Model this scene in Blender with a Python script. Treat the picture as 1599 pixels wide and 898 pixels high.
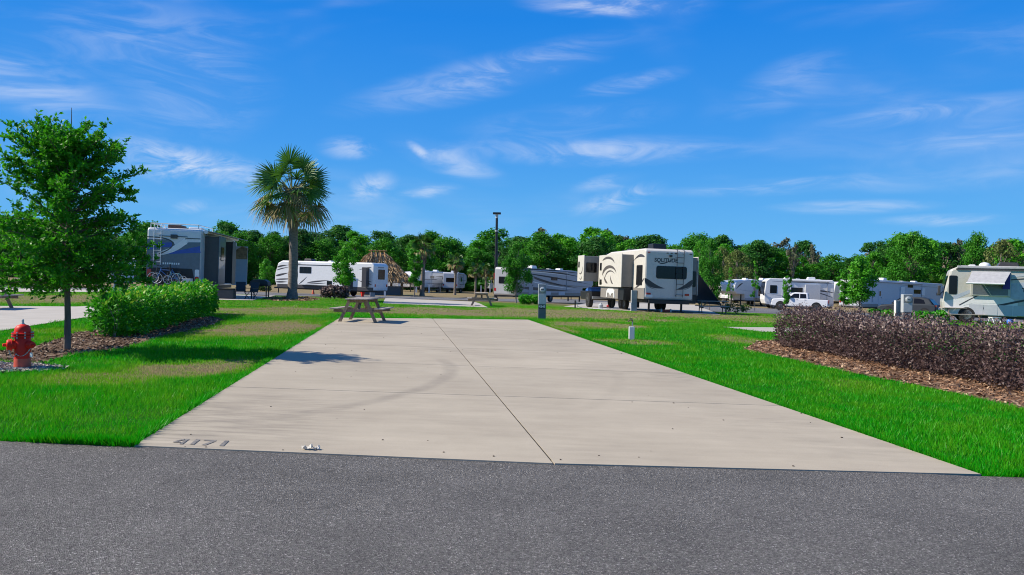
import bpy, bmesh, math, random
import numpy as np
from mathutils import Vector, Matrix

for _o in list(bpy.data.objects):
    bpy.data.objects.remove(_o)
SC = bpy.context.scene
COL = SC.collection
R = math.radians
random.seed(7)
RNG = np.random.default_rng(11)

# ------------------------------------------------------------------ camera
F = 1207.0; PCX, PCY = 799.5, 449.0
CAMH = 1.5; SLOPE = 0.019
ROLL = R(0.9); PITCH = R(-0.47)
_cr, _sr, _cp, _sp = math.cos(ROLL), math.sin(ROLL), math.cos(PITCH), math.sin(PITCH)
cam_d = bpy.data.cameras.new("camera")
cam = bpy.data.objects.new("camera", cam_d); COL.objects.link(cam)
cam_d.sensor_width = 36.0
cam_d.lens = 36.0 * F / 1599.0
cam_d.clip_start = 0.05; cam_d.clip_end = 5000
_right = Vector((_cr, -_sr * _sp, _sr * _cp))
_fwd = Vector((0, _cp, _sp))
_up = _right.cross(_fwd)
cam.matrix_world = Matrix(((_right.x, _up.x, -_fwd.x, 0), (_right.y, _up.y, -_fwd.y, 0), (_right.z, _up.z, -_fwd.z, CAMH), (0, 0, 0, 1)))
SC.camera = cam
SC.cycles.pixel_filter_type = 'BLACKMAN_HARRIS'; SC.cycles.filter_width = 1.05
SC.render.resolution_x = 1024; SC.render.resolution_y = 575

# ------------------------------------------------------------------ light
SUN_EL = R(41); SUN_AZ = R(-91.5)          # azimuth measured from +Y towards +X
sun_dir = Vector((math.sin(SUN_AZ) * math.cos(SUN_EL), math.cos(SUN_AZ) * math.cos(SUN_EL), math.sin(SUN_EL)))
sl = bpy.data.lights.new("sun", 'SUN'); sl.energy = 5.0; sl.angle = R(0.53); sl.color = (1.0, 0.91, 0.77)
so = bpy.data.objects.new("sun", sl); COL.objects.link(so)
so.rotation_euler = sun_dir.to_track_quat('Z', 'Y').to_euler(); so.location = (-30, 0, 30)

vs = SC.view_settings
vs.view_transform = 'Standard'; vs.look = 'None'; vs.gamma = 1.0; vs.use_curve_mapping = False
vs.exposure = 0.4

def pray(px, py):
    u = (px - PCX) / F; v = -(py - PCY) / F
    return _right * u + _up * v + _fwd

world = bpy.data.worlds.new("World"); SC.world = world; world.use_nodes = True
wn = world.node_tree.nodes; wl = world.node_tree.links
wn.clear()
def wnode(t, **k):
    n = wn.new(t)
    for a, b in k.items(): setattr(n, a, b)
    return n
def wmath(op, a, b=None, clamp=False):
    n = wnode('ShaderNodeMath', operation=op, use_clamp=clamp)
    for i, s in enumerate((a, b)):
        if s is None: continue
        if isinstance(s, (int, float)): n.inputs[i].default_value = s
        else: wl.new(s, n.inputs[i])
    return n.outputs[0]
w_out = wnode('ShaderNodeOutputWorld'); w_bg = wnode('ShaderNodeBackground')
sky = wnode('ShaderNodeTexSky', sky_type='NISHITA')
sky.sun_disc = False; sky.sun_elevation = SUN_EL; sky.sun_rotation = SUN_AZ
sky.altitude = 0; sky.air_density = 1.0; sky.dust_density = 0.0; sky.ozone_density = 3.0
# thin cirrus, in azimuth / elevation
tc = wnode('ShaderNodeTexCoord'); sep = wnode('ShaderNodeSeparateXYZ'); wl.new(tc.outputs['Generated'], sep.inputs[0])
w_az = wmath('ARCTAN2', sep.outputs[0], sep.outputs[1]); w_el = wmath('ARCSINE', sep.outputs[2])
cmb = wnode('ShaderNodeCombineXYZ'); wl.new(w_az, cmb.inputs[0]); wl.new(w_el, cmb.inputs[1])
# clear saturated blue, paler towards the horizon, the same all round
grad = wnode('ShaderNodeValToRGB'); _e = grad.color_ramp.elements
_e[0].position = 0.0; _e[0].color = (.125, .395, .690, 1); _e[1].position = 1.0; _e[1].color = (.040, .120, .340, 1)
for _p, _c in ((.06, (.082, .335, .675, 1)), (.17, (.036, .245, .65, 1)), (.32, (.006, .175, .60, 1)), (.6, (.030, .125, .400, 1))):
    _n = _e.new(_p); _n.color = _c
wl.new(wmath('MAXIMUM', sep.outputs[2], 0.0), grad.inputs[0])
gsc = wnode('ShaderNodeMixRGB', blend_type='MULTIPLY'); gsc.inputs[0].default_value = 1.0; gsc.inputs[2].default_value = (10, 10, 10, 1); wl.new(grad.outputs[0], gsc.inputs[1])
skyc = wnode('ShaderNodeMixRGB'); skyc.inputs[0].default_value = 0.95; wl.new(sky.outputs[0], skyc.inputs[1]); wl.new(gsc.outputs[0], skyc.inputs[2])
def wnoise(rot, sx, sy, detail, dist, rough=0.6, off=(0, 0, 0)):
    mp = wnode('ShaderNodeMapping'); mp.inputs['Rotation'].default_value = (0, 0, R(rot)); mp.inputs['Scale'].default_value = (sx, sy, 1)
    mp.inputs['Location'].default_value = off
    wl.new(cmb.outputs[0], mp.inputs[0])
    nz = wnode('ShaderNodeTexNoise'); nz.inputs['Scale'].default_value = 1.0; nz.inputs['Detail'].default_value = detail
    nz.inputs['Distortion'].default_value = dist; nz.inputs['Roughness'].default_value = rough
    wl.new(mp.outputs[0], nz.inputs['Vector']); return nz.outputs['Fac']
def wrange(s, a, b, c, d, smooth=True):
    n = wnode('ShaderNodeMapRange', interpolation_type='SMOOTHSTEP' if smooth else 'LINEAR')
    wl.new(s, n.inputs[0])
    for i, v in enumerate((a, b, c, d)): n.inputs[i + 1].default_value = v
    return n.outputs[0]
n_fine = wnoise(-10, 7, 30, 5, 1.4)
n_puff = wnoise(8, 14, 30, 5, 0.9, 0.65, (3, 1, 0))
n_wide = wnoise(-6, 2.2, 7, 3, 0.8, 0.6, (7.3, 2.1, 0))
CLOUDS = [  # px, py, half-width, half-height (px), tilt deg, strength, puffy
    (250, 250, 80, 34, -12, .9, 1), (345, 265, 80, 30, -6, .9, 1), (30, 135, 130, 42, -8, .75, 0), (230, 60, 190, 60, 8, .34, 0), (300, 150, 130, 80, 15, .30, 0),
    (760, 120, 240, 34, 14, .62, 0), (700, 250, 100, 26, -18, .72, 0), (655, 236, 26, 9, -35, .8, 1), (580, 292, 44, 24, 22, .72, 1), (545, 232, 50, 20, 0, .6, 1),
    (665, 300, 60, 12, 10, .6, 0), (985, 130, 90, 17, 10, .5, 0), (930, 235, 250, 26, 0, .72, 0), (965, 312, 78, 20, 16, .8, 1), (950, 285, 60, 14, 10, .5, 0),
    (960, 8, 150, 20, -2, .95, 0), (1230, 130, 90, 40, 20, .3, 0), (1230, 290, 200, 14, 2, .5, 0), (1330, 323, 120, 12, 0, .65, 0), (1470, 344, 90, 10, 0, .65, 0),
    (1470, 172, 170, 16, 3, .4, 0), (1530, 215, 110, 20, 2, .3, 0), (300, 322, 34, 12, 15, .55, 1), (1560, 60, 120, 30, -10, .15, 0), (880, 190, 180, 30, 6, .25, 0)]
acc = {0: None, 1: None}
for (px, py, hw, hh, tilt, st, puff) in CLOUDS:
    d = pray(px, py).normalized()
    mp = wnode('ShaderNodeMapping', vector_type='TEXTURE')
    mp.inputs['Location'].default_value = (math.atan2(d.x, d.y), math.asin(d.z), 0)
    mp.inputs['Rotation'].default_value = (0, 0, R(tilt)); mp.inputs['Scale'].default_value = (hw / F, hh / F, 1)
    wl.new(cmb.outputs[0], mp.inputs[0])
    ln = wnode('ShaderNodeVectorMath', operation='LENGTH'); wl.new(mp.outputs[0], ln.inputs[0])
    m = wrange(ln.outputs['Value'], 0.1, 1.15, st, 0.0)
    acc[puff] = m if acc[puff] is None else wmath('ADD', acc[puff], m)
c0 = wmath('MULTIPLY', acc[0], wrange(n_fine, 0.36, 0.72, 0.12, 1.0))
c1 = wmath('MULTIPLY', acc[1], wrange(n_puff, 0.34, 0.68, 0.0, 1.0))
c2 = wmath('MULTIPLY', wrange(n_wide, 0.5, 0.78, 0.0, 0.30), wrange(n_fine, 0.3, 0.75, 0.3, 1.0))
cl = wmath('ADD', wmath('ADD', c0, c1), c2, True)
cl = wmath('MULTIPLY', cl, 0.62)
mixc = wnode('ShaderNodeMixRGB'); wl.new(cl, mixc.inputs[0]); wl.new(skyc.outputs[0], mixc.inputs[1])
mixc.inputs[2].default_value = (6.6, 6.9, 7.5, 1)
wl.new(mixc.outputs[0], w_bg.inputs[0]); w_bg.inputs[1].default_value = 0.10
wl.new(w_bg.outputs[0], w_out.inputs[0])
world.cycles.sampling_method = 'MANUAL'; world.cycles.sample_map_resolution = 256

# ------------------------------------------------------------------ ground height and pixel helpers
def _sm(t):
    t = np.clip(t, 0, 1); return t * t * (3 - 2 * t)
def gz(x, y):
    return -SLOPE * x - 0.8 * _sm((np.asarray(y, float) - 38) / 60)
def G(px, py, up=0.0):
    d = pray(px, py); d = d / d.y
    f = lambda t: CAMH + d.z * t - float(gz(d.x * t, t))
    t = 1.0
    while t < 900 and f(t) > 0: t *= 1.02
    a, b = t / 1.02, t
    for _ in range(40):
        m = (a + b) / 2
        if f(m) < 0: b = m
        else: a = m
    return Vector((d.x * a, a, float(gz(d.x * a, a)) + up))
def AT(px, Y):
    """ground point seen in column px (about the horizon row) at depth Y"""
    d = pray(px, 460); d = d / d.y
    x = d.x * Y
    return Vector((x, Y, float(gz(x, Y))))
def hash2(ix, iy):
    h = (ix.astype(np.int64) * 374761393 + iy.astype(np.int64) * 668265263) & 0x7fffffff
    h = ((h ^ (h >> 13)) * 1274126177) & 0x7fffffff
    return ((h ^ (h >> 16)) & 0xffff) / 65535.0
def vnoise(x, y, s=1.0, oct=3):
    x = np.asarray(x, float) * s; y = np.asarray(y, float) * s; v = 0; a = 1.0; t = 0
    for o in range(oct):
        ix = np.floor(x).astype(int); iy = np.floor(y).astype(int); fx = _sm(x - ix); fy = _sm(y - iy)
        v = v + a * ((hash2(ix, iy) * (1 - fx) + hash2(ix + 1, iy) * fx) * (1 - fy) + (hash2(ix, iy + 1) * (1 - fx) + hash2(ix + 1, iy + 1) * fx) * fy)
        t += a; a *= .55; x = x * 2.03 + 17.3; y = y * 2.03 + 9.1
    return v / t

# ------------------------------------------------------------------ materials
MATS = {}
def newmat(name):
    m = bpy.data.materials.new(name); m.use_nodes = True; m.node_tree.nodes.clear(); MATS[name] = m
    return m, m.node_tree.nodes, m.node_tree.links
def addn(ns, t, **k):
    n = ns.new(t)
    for a, b in k.items():
        if a in n.inputs.keys(): n.inputs[a].default_value = b
        else: setattr(n, a, b)
    return n
def rgb(c): return (c[0], c[1], c[2], 1.0)
def M(name, col, rough=0.6, metal=0.0, var=0.12, scale=6.0, bump=0.0, bscale=60.0, col2=None, coat=0.0, coords='Object', stretch=(1, 1, 1), spec=0.5, dirt=0.0):
    if name in MATS: return MATS[name]
    m, ns, ls = newmat(name)
    out = addn(ns, 'ShaderNodeOutputMaterial'); b = addn(ns, 'ShaderNodeBsdfPrincipled')
    b.inputs['Roughness'].default_value = rough; b.inputs['Metallic'].default_value = metal
    b.inputs['Specular IOR Level'].default_value = spec
    if coat: b.inputs['Coat Weight'].default_value = coat
    tc = addn(ns, 'ShaderNodeTexCoord'); mp = addn(ns, 'ShaderNodeMapping'); mp.inputs['Scale'].default_value = stretch
    ls.new(tc.outputs[coords], mp.inputs[0])
    nz = addn(ns, 'ShaderNodeTexNoise', Scale=scale, Detail=6.0, Roughness=0.6); ls.new(mp.outputs[0], nz.inputs['Vector'])
    mr = addn(ns, 'ShaderNodeMapRange'); mr.inputs[1].default_value = .3; mr.inputs[2].default_value = .7; ls.new(nz.outputs['Fac'], mr.inputs[0])
    mx = addn(ns, 'ShaderNodeMixRGB')
    c2 = col2 if col2 else tuple(c * (1 + var) for c in col)
    mx.inputs[1].default_value = rgb(tuple(c * (1 - var) for c in col)) if not col2 else rgb(col)
    mx.inputs[2].default_value = rgb(c2); ls.new(mr.outputs[0], mx.inputs[0]); last = mx.outputs[0]
    if dirt:
        n2 = addn(ns, 'ShaderNodeTexNoise', Scale=1.7, Detail=8.0, Roughness=.7); m2 = addn(ns, 'ShaderNodeMapping'); m2.inputs['Scale'].default_value = (1, 1, .25)
        ls.new(tc.outputs[coords], m2.inputs[0]); ls.new(m2.outputs[0], n2.inputs['Vector'])
        r2 = addn(ns, 'ShaderNodeMapRange'); r2.inputs[1].default_value = .5; r2.inputs[2].default_value = .8; r2.inputs[4].default_value = dirt; ls.new(n2.outputs['Fac'], r2.inputs[0])
        x2 = addn(ns, 'ShaderNodeMixRGB'); x2.inputs[2].default_value = (.12, .10, .08, 1); ls.new(r2.outputs[0], x2.inputs[0]); ls.new(last, x2.inputs[1]); last = x2.outputs[0]
    ls.new(last, b.inputs['Base Color'])
    if bump:
        nb = addn(ns, 'ShaderNodeTexNoise', Scale=bscale, Detail=4.0); ls.new(mp.outputs[0], nb.inputs['Vector'])
        bp = addn(ns, 'ShaderNodeBump', Strength=bump, Distance=0.02); ls.new(nb.outputs['Fac'], bp.inputs['Height']); ls.new(bp.outputs[0], b.inputs['Normal'])
    ls.new(b.outputs[0], out.inputs[0])
    return m
def leafmat(name, c0, c1, c2=None, rough=0.45, trans=0.25, spec=0.4):
    """leaf colour runs c0 -> c1 (-> c2) with each leaf's own 'tint' attribute"""
    m, ns, ls = newmat(name)
    out = addn(ns, 'ShaderNodeOutputMaterial'); b = addn(ns, 'ShaderNodeBsdfPrincipled'); b.inputs['Roughness'].default_value = rough
    b.inputs['Specular IOR Level'].default_value = spec
    at = addn(ns, 'ShaderNodeAttribute', attribute_name='tint'); cr = addn(ns, 'ShaderNodeValToRGB')
    cr.color_ramp.elements[0].color = rgb(c0); cr.color_ramp.elements[0].position = .1
    cr.color_ramp.elements[1].color = rgb(c1); cr.color_ramp.elements[1].position = .75
    if c2:
        e = cr.color_ramp.elements.new(1.0); e.color = rgb(c2)
    ls.new(at.outputs['Fac'], cr.inputs[0]); ls.new(cr.outputs[0], b.inputs['Base Color'])
    tr = addn(ns, 'ShaderNodeBsdfTranslucent'); ls.new(cr.outputs[0], tr.inputs[0])
    ms = addn(ns, 'ShaderNodeMixShader'); ms.inputs[0].default_value = trans
    ls.new(b.outputs[0], ms.inputs[1]); ls.new(tr.outputs[0], ms.inputs[2]); ls.new(ms.outputs[0], out.inputs[0])
    return m

# ------------------------------------------------------------------ mesh builder
class MB:
    def __init__(s): s.v = []; s.f = []; s.mi = []; s.m = 0
    def add(s, vs, fs):
        o = len(s.v); s.v.extend([tuple(v) for v in vs]); s.f.extend([tuple(i + o for i in f) for f in fs]); s.mi.extend([s.m] * len(fs)); return s
    def box(s, x0, x1, y0, y1, z0, z1, mat=None):
        vs = [(x, y, z) for x in (x0, x1) for y in (y0, y1) for z in (z0, z1)]
        if mat is not None: vs = [mat @ Vector(v) for v in vs]
        return s.add(vs, [(0, 1, 3, 2), (4, 6, 7, 5), (0, 4, 5, 1), (2, 3, 7, 6), (0, 2, 6, 4), (1, 5, 7, 3)])
    def beam(s, a, b, w, h, upv=(0, 0, 1)):
        a, b = Vector(a), Vector(b); d = (b - a).normalized(); upv = Vector(upv)
        sd = d.cross(upv)
        if sd.length < 1e-4: sd = d.cross(Vector((1, 0, 0)))
        sd.normalize(); u = sd.cross(d)
        vs = [p + sd * (i * w / 2) + u * (j * h / 2) for p in (a, b) for (i, j) in ((-1, -1), (1, -1), (1, 1), (-1, 1))]
        return s.add(vs, [(0, 3, 2, 1), (4, 5, 6, 7), (0, 1, 5, 4), (1, 2, 6, 5), (2, 3, 7, 6), (3, 0, 4, 7)])
    def cyl(s, a, b, r0, r1=None, n=10, cap=True):
        return s.tube([a, b], [r0, r0 if r1 is None else r1], n, cap)
    def tube(s, pts, rad, n=8, cap=True):
        pts = [Vector(p) for p in pts]
        if isinstance(rad, (int, float)): rad = [rad] * len(pts)
        vs = []; prev = None
        for i, p in enumerate(pts):
            d = (pts[min(i + 1, len(pts) - 1)] - pts[max(i - 1, 0)]).normalized()
            if prev is None:
                a = Vector((0, 0, 1)) if abs(d.z) < .9 else Vector((1, 0, 0)); prev = d.cross(a).normalized()
            prev = (prev - d * prev.dot(d)).normalized(); q = d.cross(prev)
            for k in range(n):
                t = 2 * math.pi * k / n; vs.append(p + (prev * math.cos(t) + q * math.sin(t)) * rad[i])
        fs = [(i * n + k, i * n + (k + 1) % n, (i + 1) * n + (k + 1) % n, (i + 1) * n + k) for i in range(len(pts) - 1) for k in range(n)]
        if cap: fs += [tuple(range(n))[::-1], tuple((len(pts) - 1) * n + k for k in range(n))]
        return s.add(vs, fs)
    def lathe(s, prof, n=16, c=(0, 0, 0), mat=None):
        vs = [(c[0] + r * math.cos(2 * math.pi * k / n), c[1] + r * math.sin(2 * math.pi * k / n), c[2] + z) for (r, z) in prof for k in range(n)]
        if mat is not None: vs = [mat @ Vector(v) for v in vs]
        fs = [(i * n + k, i * n + (k + 1) % n, (i + 1) * n + (k + 1) % n, (i + 1) * n + k) for i in range(len(prof) - 1) for k in range(n)]
        fs += [tuple(range(n))[::-1], tuple((len(prof) - 1) * n + k for k in range(n))]
        return s.add(vs, fs)
    def prism(s, pts, fn0, fn1):
        n = len(pts); vs = [fn0(u, v) for u, v in pts] + [fn1(u, v) for u, v in pts]
        return s.add(vs, [tuple(range(n))[::-1], tuple(range(n, 2 * n))] + [(i, (i + 1) % n, n + (i + 1) % n, n + i) for i in range(n)])
    def ball(s, c, r, n=8, sq=(1, 1, 1)):
        prof = [(max(1e-3, r * math.sin(math.pi * i / n)), -r * math.cos(math.pi * i / n)) for i in range(n + 1)]
        return s.lathe(prof, n * 2 if n < 8 else n + 4, (0, 0, 0), Matrix.Translation(c) @ Matrix.Diagonal((sq[0], sq[1], sq[2], 1)))
    def build(s, name, mats, parent=None, smooth=False, bevel=0.0, seg=2):
        me = bpy.data.meshes.new(name); me.from_pydata(s.v, [], s.f)
        if not isinstance(mats, (list, tuple)): mats = [mats]
        for m in mats: me.materials.append(m)
        if len(mats) > 1: me.polygons.foreach_set('material_index', s.mi)
        bm = bmesh.new(); bm.from_mesh(me); bmesh.ops.recalc_face_normals(bm, faces=bm.faces[:]); bm.to_mesh(me); bm.free()
        if smooth:
            me.polygons.foreach_set('use_smooth', [True] * len(me.polygons))
            try: me.set_sharp_from_angle(angle=R(40))
            except Exception: pass
        me.update()
        o = bpy.data.objects.new(name, me); COL.objects.link(o)
        if parent: o.parent = parent
        if bevel:
            bv = o.modifiers.new('bevel', 'BEVEL'); bv.width = bevel; bv.segments = seg; bv.limit_method = 'ANGLE'; bv.angle_limit = R(35)
            bv.harden_normals = False
        return o
USED = {}
def tag(o, label, cat, group=None, kind=None):
    if label: o['label'] = label
    if cat: o['category'] = cat
    if group: o['group'] = group
    if kind: o['kind'] = kind
    return o
def thing(name, label, cat, loc=(0, 0, 0), rz=0.0, group=None, tilt=False):
    o = bpy.data.objects.new(name, None); o.empty_display_size = .2; COL.objects.link(o); o.location = loc
    m = Matrix.Rotation(rz, 4, 'Z')
    if tilt: m = Matrix.Rotation(math.atan(SLOPE), 4, 'Y') @ m
    o.rotation_euler = m.to_euler()
    return tag(o, label, cat, group)
def place(o, loc, rz=0.0, sc=1.0):
    o.location = loc; o.rotation_euler = (0, 0, rz); o.scale = (sc, sc, sc) if isinstance(sc, (int, float)) else sc
def dup(root, label=None, group=None, parent=None):
    c = root.copy(); COL.objects.link(c); c.parent = parent
    if label: c['label'] = label
    if group: c['group'] = group
    for ch in list(root.children): dup(ch, parent=c)
    return c
def npmesh(name, verts, faces4, mats, attr=None, parent=None, smooth=False):
    """fast mesh from numpy: verts (n,3), faces (m,k) with one k"""
    verts = np.asarray(verts, np.float32); faces4 = np.asarray(faces4, np.int32); k = faces4.shape[1]
    me = bpy.data.meshes.new(name); me.vertices.add(len(verts)); me.vertices.foreach_set('co', verts.ravel())
    me.loops.add(faces4.size); me.loops.foreach_set('vertex_index', faces4.ravel())
    me.polygons.add(len(faces4)); me.polygons.foreach_set('loop_start', np.arange(len(faces4), dtype=np.int32) * k)
    if smooth: me.polygons.foreach_set('use_smooth', np.ones(len(faces4), bool))
    me.update(calc_edges=True)
    if attr:
        for an, av in attr.items():
            a = me.attributes.new(an, 'FLOAT', 'POINT'); a.data.foreach_set('value', np.asarray(av, np.float32))
    for m in (mats if isinstance(mats, (list, tuple)) else [mats]): me.materials.append(m)
    me.validate()
    o = bpy.data.objects.new(name, me); COL.objects.link(o)
    if parent: o.parent = parent
    return o
def unit(a): return a / np.maximum(np.linalg.norm(a, axis=-1, keepdims=True), 1e-9)
def leafgeo(P, D, L, W, fold=.2, rng=RNG):
    """diamond leaves, one folded quad each: base P, direction D, length L, width W (arrays)"""
    n = len(P); D = unit(D); A = unit(np.cross(D, rng.normal(size=(n, 3)))); N = np.cross(D, A)
    L = np.broadcast_to(np.asarray(L, float), (n,))[:, None]; W = np.broadcast_to(np.asarray(W, float), (n,))[:, None]
    mid = P + D * L * .5 + N * W * fold
    V = np.stack([P, mid + A * W * .5, P + D * L, mid - A * W * .5], 1).reshape(-1, 3)
    Fc = np.arange(4 * n).reshape(n, 4)
    return V, Fc

# ================================================================== SETTING: ground, roads, pads
def gz(x, y):
    return -SLOPE * 120 * np.tanh(np.asarray(x, float) / 120) - 0.8 * _sm((np.asarray(y, float) - 38) / 60)
def inpoly(x, y, poly):
    r = np.zeros(x.shape, bool); n = len(poly)
    for i in range(n):
        x0, y0 = poly[i][:2]; x1, y1 = poly[(i + 1) % n][:2]
        if y0 == y1: continue
        c = ((y0 > y) != (y1 > y)) & (x < (x1 - x0) * (y - y0) / (y1 - y0) + x0); r ^= c
    return r
PADC = [G(207, 700), G(1535, 745), G(825, 500), G(530, 497)]          # near-left, near-right, far-right, far-left
SEAM = [G(865, 728), G(675, 498)]
ROAD0, ROAD1 = G(0, 690.5), G(1599, 748)
def ext(a, b, t): return (a[0] + (b[0] - a[0]) * t, a[1] + (b[1] - a[1]) * t)
ROADPOLY = [ext(ROAD0, ROAD1, -9), ext(ROAD0, ROAD1, 10), (90, -1.0), (-80, -1.0)]
PX = lambda lst: [tuple(G(*p)[:2]) for p in lst]
PAD_LEFT = PX([(-330, 476), (119, 479.5), (330, 470), (300, 476), (119, 498.5), (60, 508), (0, 518), (-330, 590)])
PAD_MID = PX([(602, 465.6), (598, 474), (762, 480.5), (740, 471.5)])
PAD_RIGHT = PX([(1128, 511.2), (1290, 513), (1460, 519), (1190, 519)])
PAD_SOL = PX([(880, 479), (940, 484), (1125, 492), (1085, 476), (930, 472)])
PAD_A = PX([(205, 466), (395, 469.5), (430, 462), (250, 457)])
# service road that crosses behind the first row of pads
ROAD2_TOP = PX([(-350, 441), (0, 446.5), (200, 449.5), (420, 456.8), (590, 461.8), (770, 466.5), (900, 467.5), (1120, 478), (1340, 488), (1500, 493), (1900, 507)])
ROAD2_BOT = PX([(-350, 445), (0, 450.5), (200, 453.5), (420, 461.2), (590, 465.4), (770, 470.5), (900, 473.5), (1120, 487), (1340, 494.5), (1500, 500), (1900, 516)])
ROAD2 = ROAD2_TOP + ROAD2_BOT[::-1]
STRIP_L = PX([(-200, 450.6), (0, 450.7), (200, 453.7), (226, 454.5), (226, 457), (0, 456.5), (-200, 455)])
MULCH_L = PX([(-5, 566), (60, 569), (110, 555), (190, 545), (260, 525), (330, 508), (350, 500), (330, 495), (120, 520), (85, 533), (40, 546), (0, 549)])
MULCH_R = PX([(1160, 547), (1210, 556), (1330, 583), (1480, 612), (1599, 641), (1760, 680), (1760, 590), (1599, 570), (1300, 530), (1185, 533)])
GRAVEL = PX([(-30, 574), (10, 570), (60, 571), (92, 575), (80, 579.5), (40, 581), (0, 583), (-30, 584)])
MULCH_P = PX([(412, 468), (430, 464), (480, 464), (500, 468), (480, 470.5), (430, 470.5)])
HARD = [PADC, ROADPOLY, PAD_LEFT, PAD_MID, PAD_RIGHT, PAD_SOL, PAD_A, ROAD2, STRIP_L]

DRY = [(160, 592, 110, 14, .55), (300, 577, 100, 17, .75), (215, 588, 40, 9, .7), (350, 566, 60, 10, .6), (430, 510, 95, 16, .95), (350, 520, 70, 14, .6), (440, 485, 110, 9, .8), (100, 466, 150, 10, .85), (100, 516, 60, 8, .5),
       (700, 487, 190, 7, .95), (900, 489, 170, 8, .8), (930, 508, 90, 6.5, 1.0), (1080, 490, 120, 6, .85), (1150, 530, 50, 8, .5), (860, 515, 50, 9, .9), (1480, 606, 60, 12, .4), (985, 534, 70, 4, .55), (1230, 500, 200, 6, .55), (1480, 511, 160, 6, .6), (1320, 600, 60, 10, .3), (60, 530, 60, 5, .35)]
DRYW = []
for (px, py, rx, ry, a) in DRY:
    c = G(px, py); n_ = G(px, py - ry); f_ = G(px, py + ry)
    DRYW.append((c.x, c.y, rx * c.y / F, max((n_.y - f_.y) / 2, .2), a))
def dryness(x, y):
    d = .30 * _sm((y - 24) / 12) + .42 * _sm((y - 55) / 25)
    wob = (vnoise(x, y, .9, 3) - .5)
    for (cx, cy, rx, ry, a) in DRYW:
        q = ((x - cx) / rx) ** 2 + ((y - cy) / ry) ** 2
        d = np.maximum(d, min(1.0, a * 1.25) * (1 - _sm((np.sqrt(q) + wob * .9 - .45) / .75)))
    d = d + (vnoise(x, y, 1.6, 4) - .5) * .55
    return np.clip(d, 0, 1)

def axis(lo, hi, step, far):
    c = list(np.arange(lo, hi + 1e-6, step)); s = step; v = hi
    while v < far[1]: s *= 1.25; v += s; c.append(v)
    s = step; v = lo; pre = []
    while v > far[0]: s *= 1.25; v -= s; pre.append(v)
    return np.array(pre[::-1] + c)
gx = axis(-16, 20, .3, (-2600, 2600)); gy = axis(2, 52, .3, (-300, 3200))
XX, YY = np.meshgrid(gx, gy); ZZ = gz(XX, YY)
ZZ = ZZ + (vnoise(XX, YY, .5, 2) - .5) * .03 * (np.abs(XX) < 60)
DD = dryness(XX.ravel(), YY.ravel())
for P_ in HARD:   # keep the soil just under every slab and road
    k = inpoly(XX, YY, P_); ZZ = np.where(k, np.minimum(ZZ, gz(XX, YY)) - .05, ZZ)
nx, ny = len(gx), len(gy); idx = np.arange(nx * ny).reshape(ny, nx)
FQ = np.stack([idx[:-1, :-1], idx[:-1, 1:], idx[1:, 1:], idx[1:, :-1]], -1).reshape(-1, 4)

def mat_ground():
    m, ns, ls = newmat('lawn_soil')
    out = addn(ns, 'ShaderNodeOutputMaterial'); b = addn(ns, 'ShaderNodeBsdfPrincipled'); b.inputs['Roughness'].default_value = .9; b.inputs['Specular IOR Level'].default_value = .1
    geo = addn(ns, 'ShaderNodeNewGeometry'); at = addn(ns, 'ShaderNodeAttribute', attribute_name='dry')
    n1 = addn(ns, 'ShaderNodeTexNoise', Scale=7.0, Detail=8.0, Roughness=.75); ls.new(geo.outputs['Position'], n1.inputs['Vector'])
    n2 = addn(ns, 'ShaderNodeTexNoise', Scale=60.0, Detail=3.0, Roughness=.7); ls.new(geo.outputs['Position'], n2.inputs['Vector'])
    ad = addn(ns, 'ShaderNodeMath', operation='MULTIPLY_ADD'); ls.new(n1.outputs['Fac'], ad.inputs[0]); ad.inputs[1].default_value = .7; ls.new(at.outputs['Fac'], ad.inputs[2])
    cr = addn(ns, 'ShaderNodeValToRGB'); e = cr.color_ramp.elements
    e[0].position = .3; e[0].color = (.006, .17, .002, 1); e[1].position = 1.25 if False else 1.0; e[1].color = (.28, .22, .12, 1)
    q = e.new(.62); q.color = (.07, .22, .006, 1); q = e.new(.8); q.color = (.18, .20, .045, 1)
    ls.new(ad.outputs[0], cr.inputs[0])
    mr = addn(ns, 'ShaderNodeMapRange'); mr.inputs[1].default_value = .3; mr.inputs[2].default_value = .7; mr.inputs[3].default_value = .55; mr.inputs[4].default_value = 1.3; ls.new(n2.outputs['Fac'], mr.inputs[0])
    mx = addn(ns, 'ShaderNodeMixRGB', blend_type='MULTIPLY'); mx.inputs[0].default_value = 1; ls.new(cr.outputs[0], mx.inputs[1]); ls.new(mr.outputs[0], mx.inputs[2])
    ls.new(mx.outputs[0], b.inputs['Base Color'])
    bp = addn(ns, 'ShaderNodeBump', Strength=.9, Distance=.05); ls.new(n2.outputs['Fac'], bp.inputs['Height']); ls.new(bp.outputs[0], b.inputs['Normal'])
    ls.new(b.outputs[0], out.inputs[0]); return m
ground = npmesh('ground', np.stack([XX.ravel(), YY.ravel(), ZZ.ravel()], 1), FQ, mat_ground(), {'dry': DD}, smooth=True)
tag(ground, None, None, kind='structure')

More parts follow.
